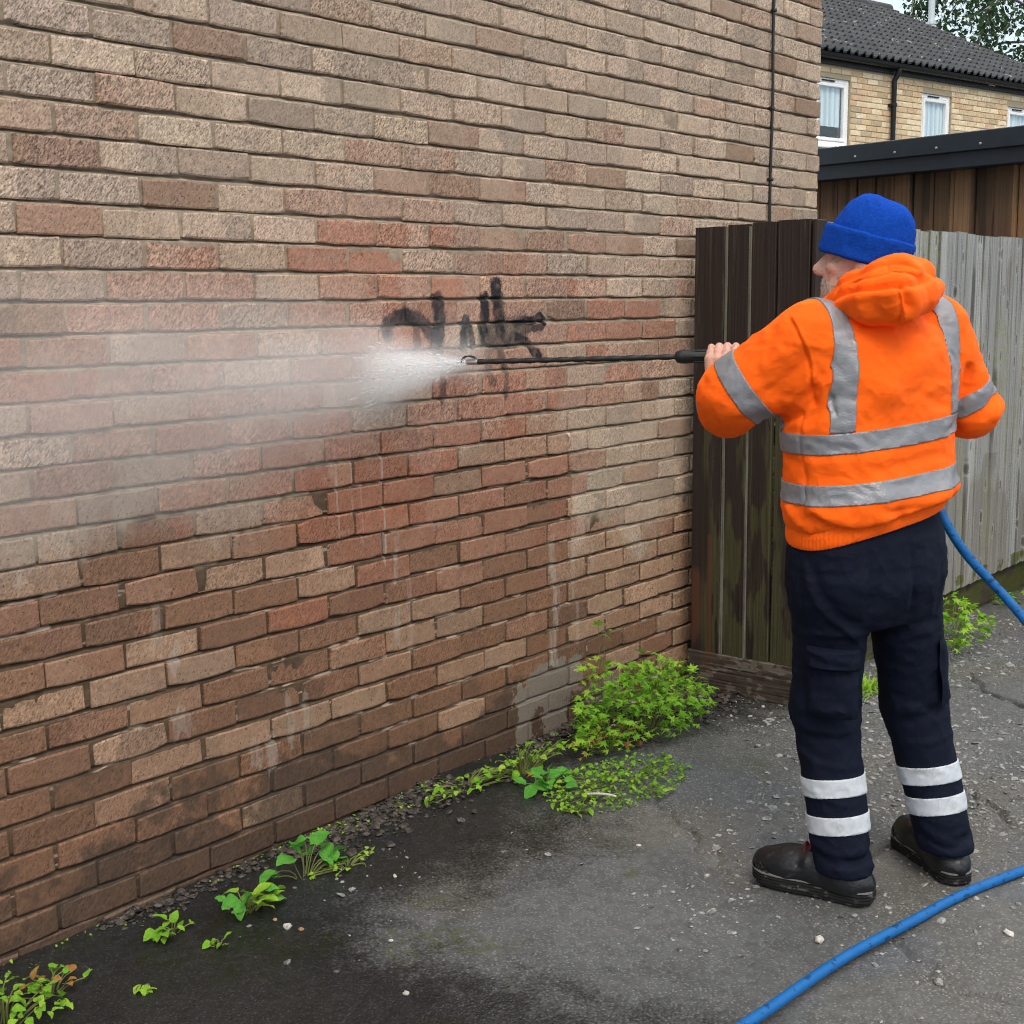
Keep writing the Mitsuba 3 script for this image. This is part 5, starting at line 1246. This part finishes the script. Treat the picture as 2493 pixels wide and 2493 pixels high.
weed("bushy weed at the foot of the grey fence to the right of the worker's knees", 3.837, -0.665, 'lobed', 150, (0.3, 0.13), 0.24, r, 0.04, ('m_leaf','m_leaf_bright'), 4)
gk = thing('weed', "pale grass tuft seen between the worker's legs", 'weed')
gl = []
for i in range(150):
    a_ = r.uniform(0, 6.3); b_ = r.uniform(0, 1); x_, y_ = 3.066 + 0.14 * b_ * math.cos(a_), -0.645 + 0.08 * b_ * math.sin(a_)
    L__ = r.uniform(.04, .12); m = ovate(L__, .0022, r, curl=r.uniform(.2, .9), seg=4, wav=0)
    m.apply_transform(frame((x_, y_, gh(x_, y_)), r.uniform(0, 6.3), r.uniform(.4, 1.3), 0)); gl.append(m)
add(gk + '__blades', cat(gl), 'm_leaf_bright', True); labels[gk + '__blades'] = {'kind': 'stuff', 'label': 'thin grass blades'}
weed('small weed at the foot of the fence near the right edge under the hose', 4.842, -0.555, 'lobed', 26, (0.12, 0.06), 0.09, r, 0.034, ('m_leaf',), 0)
weed('scattered green sprouts in the dark litter left of the upright row', 1.303, -0.153, 'ovate', 40, (0.2, 0.05), 0.05, r, 0.018, ('m_leaf','m_leaf_bright'), 0)
# a tall shoot standing up against the wall out of the big clump
# moss and seedlings in the joint between wall and ground: nobody could count them
mm = []
for i in range(420):
    x = r.uniform(-.2, 2.4) if i % 3 else r.uniform(.75, 1.35); y = -abs(r.normal(0, .05)) - .012
    m = (lobed if r.uniform() < .5 else (lambda s, r: ovate(s, s * .3, r)))(r.uniform(.004, .012), r)
    m.apply_transform(frame((x, y, gh(x, y) + r.uniform(.001, .012)), r.uniform(0, 6.3), r.normal(.5, .4), r.normal(0, .5)))
    if meshkit.noise(np.array([[x * 9, y * 9, 2.0]]))[0] > .52: mm.append(m)
add('seedlings', cat(mm), 'm_leaf_bright', True)
labels['seedlings'] = {'kind': 'stuff', 'label': 'tiny green seedlings and moss in the joint at the foot of the wall', 'category': 'ground cover'}

# ---------------------------------------------------------------- stones, grit and litter
def stone(sz, r, flat=.6, sub=0):
    m = trimesh.creation.icosphere(sub, 1.0)
    m.vertices = m.vertices * (1 + r.normal(0, .16, (len(m.vertices), 1))) * (sz * np.array([1, r.uniform(.6, 1), flat * r.uniform(.6, 1.1)]))
    m.apply_transform(trimesh.transformations.rotation_matrix(r.uniform(0, 6.3), [0, 0, 1])); m.apply_transform(trimesh.transformations.rotation_matrix(r.normal(0, .3), [1, 0, 0]))
    return m
def grit_col(a, b):
    return proc(lambda p, n, uv: mix(C3(*a), C3(*b), cell_rand(dr.floor(p.x * 70), dr.floor(p.y * 70))) * (.7 + .6 * noise(p.x * 300, p.y * 300, p.z * 300)))
mat('m_grit', P(grit_col((.06, .06, .06), (.34, .335, .32)), .6, .4)); mat('m_litter', P(grit_col((.012, .011, .010), (.075, .062, .05)), .5, .5)); mat('m_pale_stone', P(grit_col((.36, .34, .30), (.54, .52, .47)), .6, .4)); mat('m_tan_stone', P(grit_col((.24, .15, .08), (.34, .22, .12)), .6, .4))
def scatter(n, x0, x1, y0, y1, density, size, mx, r, flat, sub=0, lift=.15):
    """n stones strewn with a density; 16 prototypes, turned and scaled."""
    X, Y = r.uniform(x0, x1, n * 12), r.uniform(y0, y1, n * 12)
    ok = r.uniform(0, 1, n * 12) < density(X, Y); X, Y = X[ok][:n], Y[ok][:n]
    pr = [stone(1.0, r, flat) for _ in range(16)]
    Z = _gv[_gt.query(np.c_[X, Y])[1], 2]
    S = np.minimum(size[0] + r.exponential(size[1], len(X)), mx); A = r.uniform(0, 2 * np.pi, len(X)); W = r.integers(16, size=len(X))
    v, f, at = [], [], 0
    for x, y, z, s, a, w in zip(X, Y, Z, S, A, W):
        q = pr[w].vertices * s; c_, s_ = math.cos(a), math.sin(a)
        v.append(np.c_[q[:, 0] * c_ - q[:, 1] * s_ + x, q[:, 0] * s_ + q[:, 1] * c_ + y, q[:, 2] + z + s * lift]); f.append(pr[w].faces + at); at += len(q)
    return M(np.vstack(v), np.vstack(f))
def fb(X, Y, k, s): return meshkit.fbm(np.c_[X * k, Y * k, X * 0 + 5], 3, s)
add('gravel', scatter(11000, -.2, 4.6, -2.4, -.05, lambda X, Y: np.clip((fb(X, Y, 1.7, 2) - .46) * 4, 0, 1) * np.clip((X - .45) / 1.2, .03, 1) + .5 * ((abs(X - 2.15) < .5) & (abs(Y + 1.35) < .6)) + .3 * ((abs(X - 1.35) < .35) & (abs(Y + 1.62) < .14)) + .2 * ((X > 2.3) & (Y > -.8)),
    (.0018, .0029), .016, r, .42), 'm_grit')
labels['gravel'] = {'kind': 'stuff', 'label': 'loose pale grit and chippings scattered over the worn asphalt', 'category': 'gravel'}
add('wall_litter', scatter(3600, -.3, 2.75, -.42, -.008, lambda X, Y: (fb(X, Y, 5, 4) + .16 * ((X > .65) & (X < 1.45)) + .10 * (X > 2.2) > .5) * np.exp(-(Y / np.where(X > 2.2, .24, np.where((X > .65) & (X < 1.45), .14, .055))) ** 2), (.0022, .0044), .017, r, .45, lift=.3), 'm_litter')
labels['wall_litter'] = {'kind': 'stuff', 'label': 'dark wet leaf litter and crumbs gathered along the foot of the wall', 'category': 'litter'}
pk = thing('pebble', 'white oval pebble on the dark wet ground at the foot of the wall', 'pebble', 'loose pebbles on the asphalt'); m = stone(0.013, r, .55, 1); m.apply_translation([0.38, -0.382, gh(0.38, -0.382) + 0.0032]); scene[pk] = mikit.ply(m, 'm_pale_stone', smooth=50)
pk = thing('pebble', 'rusty brown pebble just right of the white oval one', 'pebble', 'loose pebbles on the asphalt'); m = stone(0.009, r, .55, 1); m.apply_translation([0.392, -0.42, gh(0.392, -0.42) + 0.0022]); scene[pk] = mikit.ply(m, 'm_tan_stone', smooth=50)
pk = thing('pebble', 'small tan pebble beside the low broad-leaved weed', 'pebble', 'loose pebbles on the asphalt'); m = stone(0.007, r, .55, 1); m.apply_translation([0.387, -0.329, gh(0.387, -0.329) + 0.0018]); scene[pk] = mikit.ply(m, 'm_tan_stone', smooth=50)
pk = thing('pebble', 'lone pale pebble in the middle of the dark ground', 'pebble', 'loose pebbles on the asphalt'); m = stone(0.008, r, .55, 1); m.apply_translation([0.473, -0.645, gh(0.473, -0.645) + 0.0020]); scene[pk] = mikit.ply(m, 'm_pale_stone', smooth=50)
pk = thing('pebble', 'pale stone on dark ground left of the middle bottom', 'pebble', 'loose pebbles on the asphalt'); m = stone(0.009, r, .55, 1); m.apply_translation([0.318, -0.845, gh(0.318, -0.845) + 0.0022]); scene[pk] = mikit.ply(m, 'm_pale_stone', smooth=50)
pk = thing('pebble', "small white stone in the litter under the wall's middle", 'pebble', 'loose pebbles on the asphalt'); m = stone(0.007, r, .55, 1); m.apply_translation([0.742, -0.396, gh(0.742, -0.396) + 0.0018]); scene[pk] = mikit.ply(m, 'm_pale_stone', smooth=50)
pk = thing('pebble', "white chip nearest the gate's bottom board", 'pebble', 'loose pebbles on the asphalt'); m = stone(0.009, r, .55, 1); m.apply_translation([2.485, -0.466, gh(2.485, -0.466) + 0.0022]); scene[pk] = mikit.ply(m, 'm_pale_stone', smooth=50)
pk = thing('pebble', 'white chip under the gate, right of the nearest one', 'pebble', 'loose pebbles on the asphalt'); m = stone(0.007, r, .55, 1); m.apply_translation([2.64, -0.433, gh(2.64, -0.433) + 0.0018]); scene[pk] = mikit.ply(m, 'm_pale_stone', smooth=50)
pk = thing('pebble', 'flat pale stone between the left boot and the hose', 'pebble', 'loose pebbles on the asphalt'); m = stone(0.017, r, .55, 1); m.apply_translation([1.084, -1.45, gh(1.084, -1.45) + 0.0043]); scene[pk] = mikit.ply(m, 'm_pale_stone', smooth=50)
pk = thing('pebble', 'pale stone chip on the ground near the bottom left corner', 'pebble', 'loose pebbles on the asphalt'); m = stone(0.012, r, .55, 1); m.apply_translation([-0.257, -0.366, gh(-0.257, -0.366) + 0.0030]); scene[pk] = mikit.ply(m, 'm_pale_stone', smooth=50)
pk = thing('pebble', 'small pale chip right of the wet patch', 'pebble', 'loose pebbles on the asphalt'); m = stone(0.008, r, .55, 1); m.apply_translation([1.287, -0.8, gh(1.287, -0.8) + 0.0020]); scene[pk] = mikit.ply(m, 'm_pale_stone', smooth=50)
pk = thing('pebble', 'rounded pale stone right of the hose near the right edge', 'pebble', 'loose pebbles on the asphalt'); m = stone(0.014, r, .55, 1); m.apply_translation([1.353, -1.798, gh(1.353, -1.798) + 0.0035]); scene[pk] = mikit.ply(m, 'm_pale_stone', smooth=50)
tw_ = thing('twig', 'short pale peeled twig lying on the low green weeds by the wall', 'twig')
scene[tw_] = mikit.ply(tube(spline([(1.432, -0.512, 0.03), (1.4569999999999999, -0.5559999999999999, 0.034), (1.474, -0.594, 0.03)], 8), [.003, .0042, .004, .0044, .004, .0042, .0038, .003], 7), 'm_pale_stone', smooth=True)
ol = thing('fallen_leaf', 'small orange fallen leaf among the green weeds by the wall', 'leaf')
mat('m_orange_leaf', P((.62, .16, .03), .6, .3), True)
m = ovate(.030, .011, r); m.apply_transform(frame((1.477, -0.285, 0.03), 1.0, .1, .2)); scene[ol] = mikit.ply(m, 'm_orange_leaf', smooth=True)
sn = thing('snail', 'tiny pale snail stuck on a brick to the right of the spray', 'snail')
sp = np.linspace(0, 4.6 * np.pi, 60); rr_ = .0065 * np.exp(-.13 * sp)
add(sn + '__shell', tube(np.array((2.018, -0.004, 1.023)) + np.c_[np.cos(sp) * rr_ * .8, -.004 - .006 * (1 - np.exp(-.13 * sp)), np.sin(sp) * rr_], rr_ * .62, 8), 'm_pale_stone', True)

# ---------------------------------------------------------------- trees beyond the houses
def tree(label, x, y, h, crown_lo, rad, n, r, droop=.5, leaf=.10, gap=.47, group=None):
    k = thing('tree', label, 'tree', group)
    trunk = spline([(x, y, 0), (x + r.normal(0, .2), y, h * .4), (x + r.normal(0, .4), y + r.normal(0, .3), h * .75), (x, y, h)], 14)
    add(k + '__trunk', tube(trunk, np.linspace(.26, .03, 14), 9), 'm_bark', True)
    lv = []; ll = []
    for b in range(n):
        t = r.uniform(crown_lo, .97); base = trunk[min(int(t * 13), 13)]
        a = r.uniform(0, 2 * np.pi); L_ = rad * (1 - .7 * max(0, (t - .45)) ** 1.2) * r.uniform(.55, 1.05)
        d = np.array([math.cos(a), math.sin(a), r.uniform(.05, .6)])
        pts = np.array([base, base + d * L_ * .5, base + d * L_ * .85 + [0, 0, -.1 * L_], base + np.array([d[0], d[1], .1]) * L_ + [0, 0, -droop * L_ * .45]])
        sp_ = spline(pts, 9); ll.append(tube(sp_, np.linspace(.05, .008, 9), 5))
        for q in range(13):
            c0 = sp_[r.integers(3, 9)]
            hang = droop * r.uniform(.3, 1.5) * (1.6 if droop > .4 else .6)
            tw = np.array([c0, c0 + [r.normal(0, .3), r.normal(0, .3), -hang * .5], c0 + [r.normal(0, .45), r.normal(0, .45), -hang]])
            ll.append(tube(tw, [.008, .006, .004], 3, caps=False))
            m_ = int(34)
            tt = r.uniform(0, 1, m_)[:, None]; c = tw[0] * (1 - tt) ** 2 + 2 * tw[1] * tt * (1 - tt) + tw[2] * tt ** 2 + r.normal(0, .16, (m_, 3))
            lv.append(c)
    c = np.vstack(lv)
    c = c[meshkit.fbm(c * .8, 2, 7) > gap - .08]
    m_ = len(c)
    u = r.normal(0, 1, (m_, 3)); u[:, 2] -= .8 * droop; u /= np.linalg.norm(u, axis=1, keepdims=True)
    w = np.cross(u, r.normal(0, 1, (m_, 3))); w /= np.linalg.norm(w, axis=1, keepdims=True)
    s = leaf * r.uniform(.6, 1.3, (m_, 1))
    v = np.stack([c - u * s * .5, c + w * s * .32, c + u * s * .55, c - w * s * .32], 1).reshape(-1, 3)
    add(k + '__crown', M(v, quads(np.arange(m_ * 4).reshape(-1, 4))), 'm_tree_leaf')
    add(k + '__limbs', cat(ll), 'm_bark', True)
    labels[k + '__limbs'] = {'kind': 'stuff', 'label': 'limbs and hanging twigs'}; labels[k + '__crown'] = {'kind': 'stuff', 'label': 'hanging green leaves'}
rt = np.random.default_rng(77)
tree('leafy green birch with hanging twigs at the top right corner behind the roof', 32.2, 7.6, 17, .30, 4.0, 40, rt, .75, .14, .50)
tree('sparser tree whose drooping branches show above the middle of the roof', 28.4, 12.4, 17.5, .38, 5.2, 7, rt, .95, .12, .52)

# ---------------------------------------------------------------- spray from the nozzle
NZW = wl(N)[0]
def spray_box(key, label, lo, hi, n, density, edge):
    lo, hi = np.array(lo), np.array(hi)
    X, Y, Z = np.meshgrid(*[np.linspace(lo[i], hi[i], n[i]) for i in range(3)], indexing='ij')
    D = density(X, Y, Z, np.stack([X, Y, Z], -1))
    e = np.minimum.reduce([X - lo[0] + edge * (key[-1] == '1'), hi[0] - X + edge * (key[-1] != '1'), hi[1] - Y + .05, Y - lo[1], Z - lo[2], hi[2] - Z])
    D = (D * np.clip(e / edge, 0, 1)).astype(np.float32); sx = hi - lo
    scene[key] = {'type': 'cube', 'to_world': T().translate(((lo + hi) / 2).tolist()).scale((sx / 2).tolist()), 'bsdf': {'type': 'null'},
        'interior': {'type': 'heterogeneous', 'albedo': {'type': 'constvolume', 'value': rgb(.975, .98, .985)},
                     'sigma_t': {'type': 'gridvolume', 'grid': mi.VolumeGrid(np.ascontiguousarray(D.transpose(2, 1, 0))[..., None]), 'filter_type': 'trilinear', 'to_world': T().translate(lo.tolist()).scale(sx.tolist())}}}
    labels[key] = {'label': label, 'category': 'water spray', 'kind': 'stuff'}
    return D.max()
def spray_density(X, Y, Z, Pn):
    # the mist drifting off along the wall to the left
    u = NZW[0] - .02 - X
    zc = NZW[2] - .005 - .055 * np.clip(u, 0, 2); hw = .045 + .19 * np.clip(u, 0, 2) ** .7
    yc = -.05 - .045 * np.clip(u, 0, 1); wy = .06 + .07 * np.clip(u, 0, 2)
    tur = meshkit.fbm(Pn * np.array([4, 9, 10]), 3, 3)
    mist = np.exp(-(np.abs(Z - zc) / hw) ** 2.2 - (np.abs(Y - yc) / wy) ** 2) * np.exp(-np.clip(u, 0, 3) / .75) * (.45 + 1.1 * np.clip(tur - .25, 0, 1))
    # the jet: a flat fan from the nozzle to the bricks, and a thin cloud thrown back over the paint
    ax = np.array((1.08, -0.012, 1.267)) - NZW; L_ = np.linalg.norm(ax); ax = ax / L_
    d = Pn - NZW; s = d @ ax; perp = d - s[..., None] * ax
    fan = np.abs(perp[..., 2]); thin = np.linalg.norm(perp[..., :2], axis=-1); sp = np.clip(s, 1e-3, None)
    t2 = meshkit.fbm(Pn * 26, 2, 5)
    jet = np.exp(-(fan / (.006 + .21 * sp)) ** 2 - (thin / (.006 + .12 * sp)) ** 2) * (s > 0) / (.4 + (sp / .16) ** 1.3) * (.5 + 1.1 * np.clip(t2 - .2, 0, 1))
    back = np.exp(-((X - 1.36) / .10) ** 2 - ((Z - 1.40) / .06) ** 2 - ((Y + .05) / .05) ** 2) * np.clip(t2 - .25, 0, 1) * 4
    return np.minimum(150 * jet, 36.0) + 1.2 * back, 10.5 * mist
XS = .98
spray_box('water_spray', 'pale mist drifting left along the bricks away from the bright jet', (-.62, -.36, .92), (XS, .0265, 1.58), (140, 36, 70), lambda *a: np.minimum(sum(spray_density(*a)), 7.5), .04)
spray_box('water_spray_001', 'bright white fan of water between the nozzle and the bricks', (XS + .0004, -.325, 1.13), (1.50, .027, 1.51), (130, 80, 90), lambda *a: sum(spray_density(*a)), .012)
dm = []
rd = np.random.default_rng(12)
jx = (np.array((1.08, -0.012, 1.267)) - NZW)
for i in range(150):
    t = rd.uniform(.03, 1.25) ** 1.3; p = NZW + jx * t + rd.normal(0, .003 + .040 * t, 3) * [.7, .6, 1]
    p[1] = min(p[1], -.01)
    m = trimesh.creation.icosphere(0, rd.uniform(.0006, .0016)); d_ = rd.normal(0, 1, 3); d_ = p - NZW; d_ /= np.linalg.norm(d_)
    m.vertices = m.vertices + np.outer(m.vertices @ d_, d_) * rd.uniform(3, 16); m.apply_translation(p); dm.append(m)
mat('m_droplet', P((.82, .85, .88), .1, .6, spec_trans=.0))
add('water_droplets', cat(dm), 'm_droplet', True)
labels['water_droplets'] = {'label': 'flying water droplets where the jet strikes the bricks', 'category': 'water', 'kind': 'stuff'}
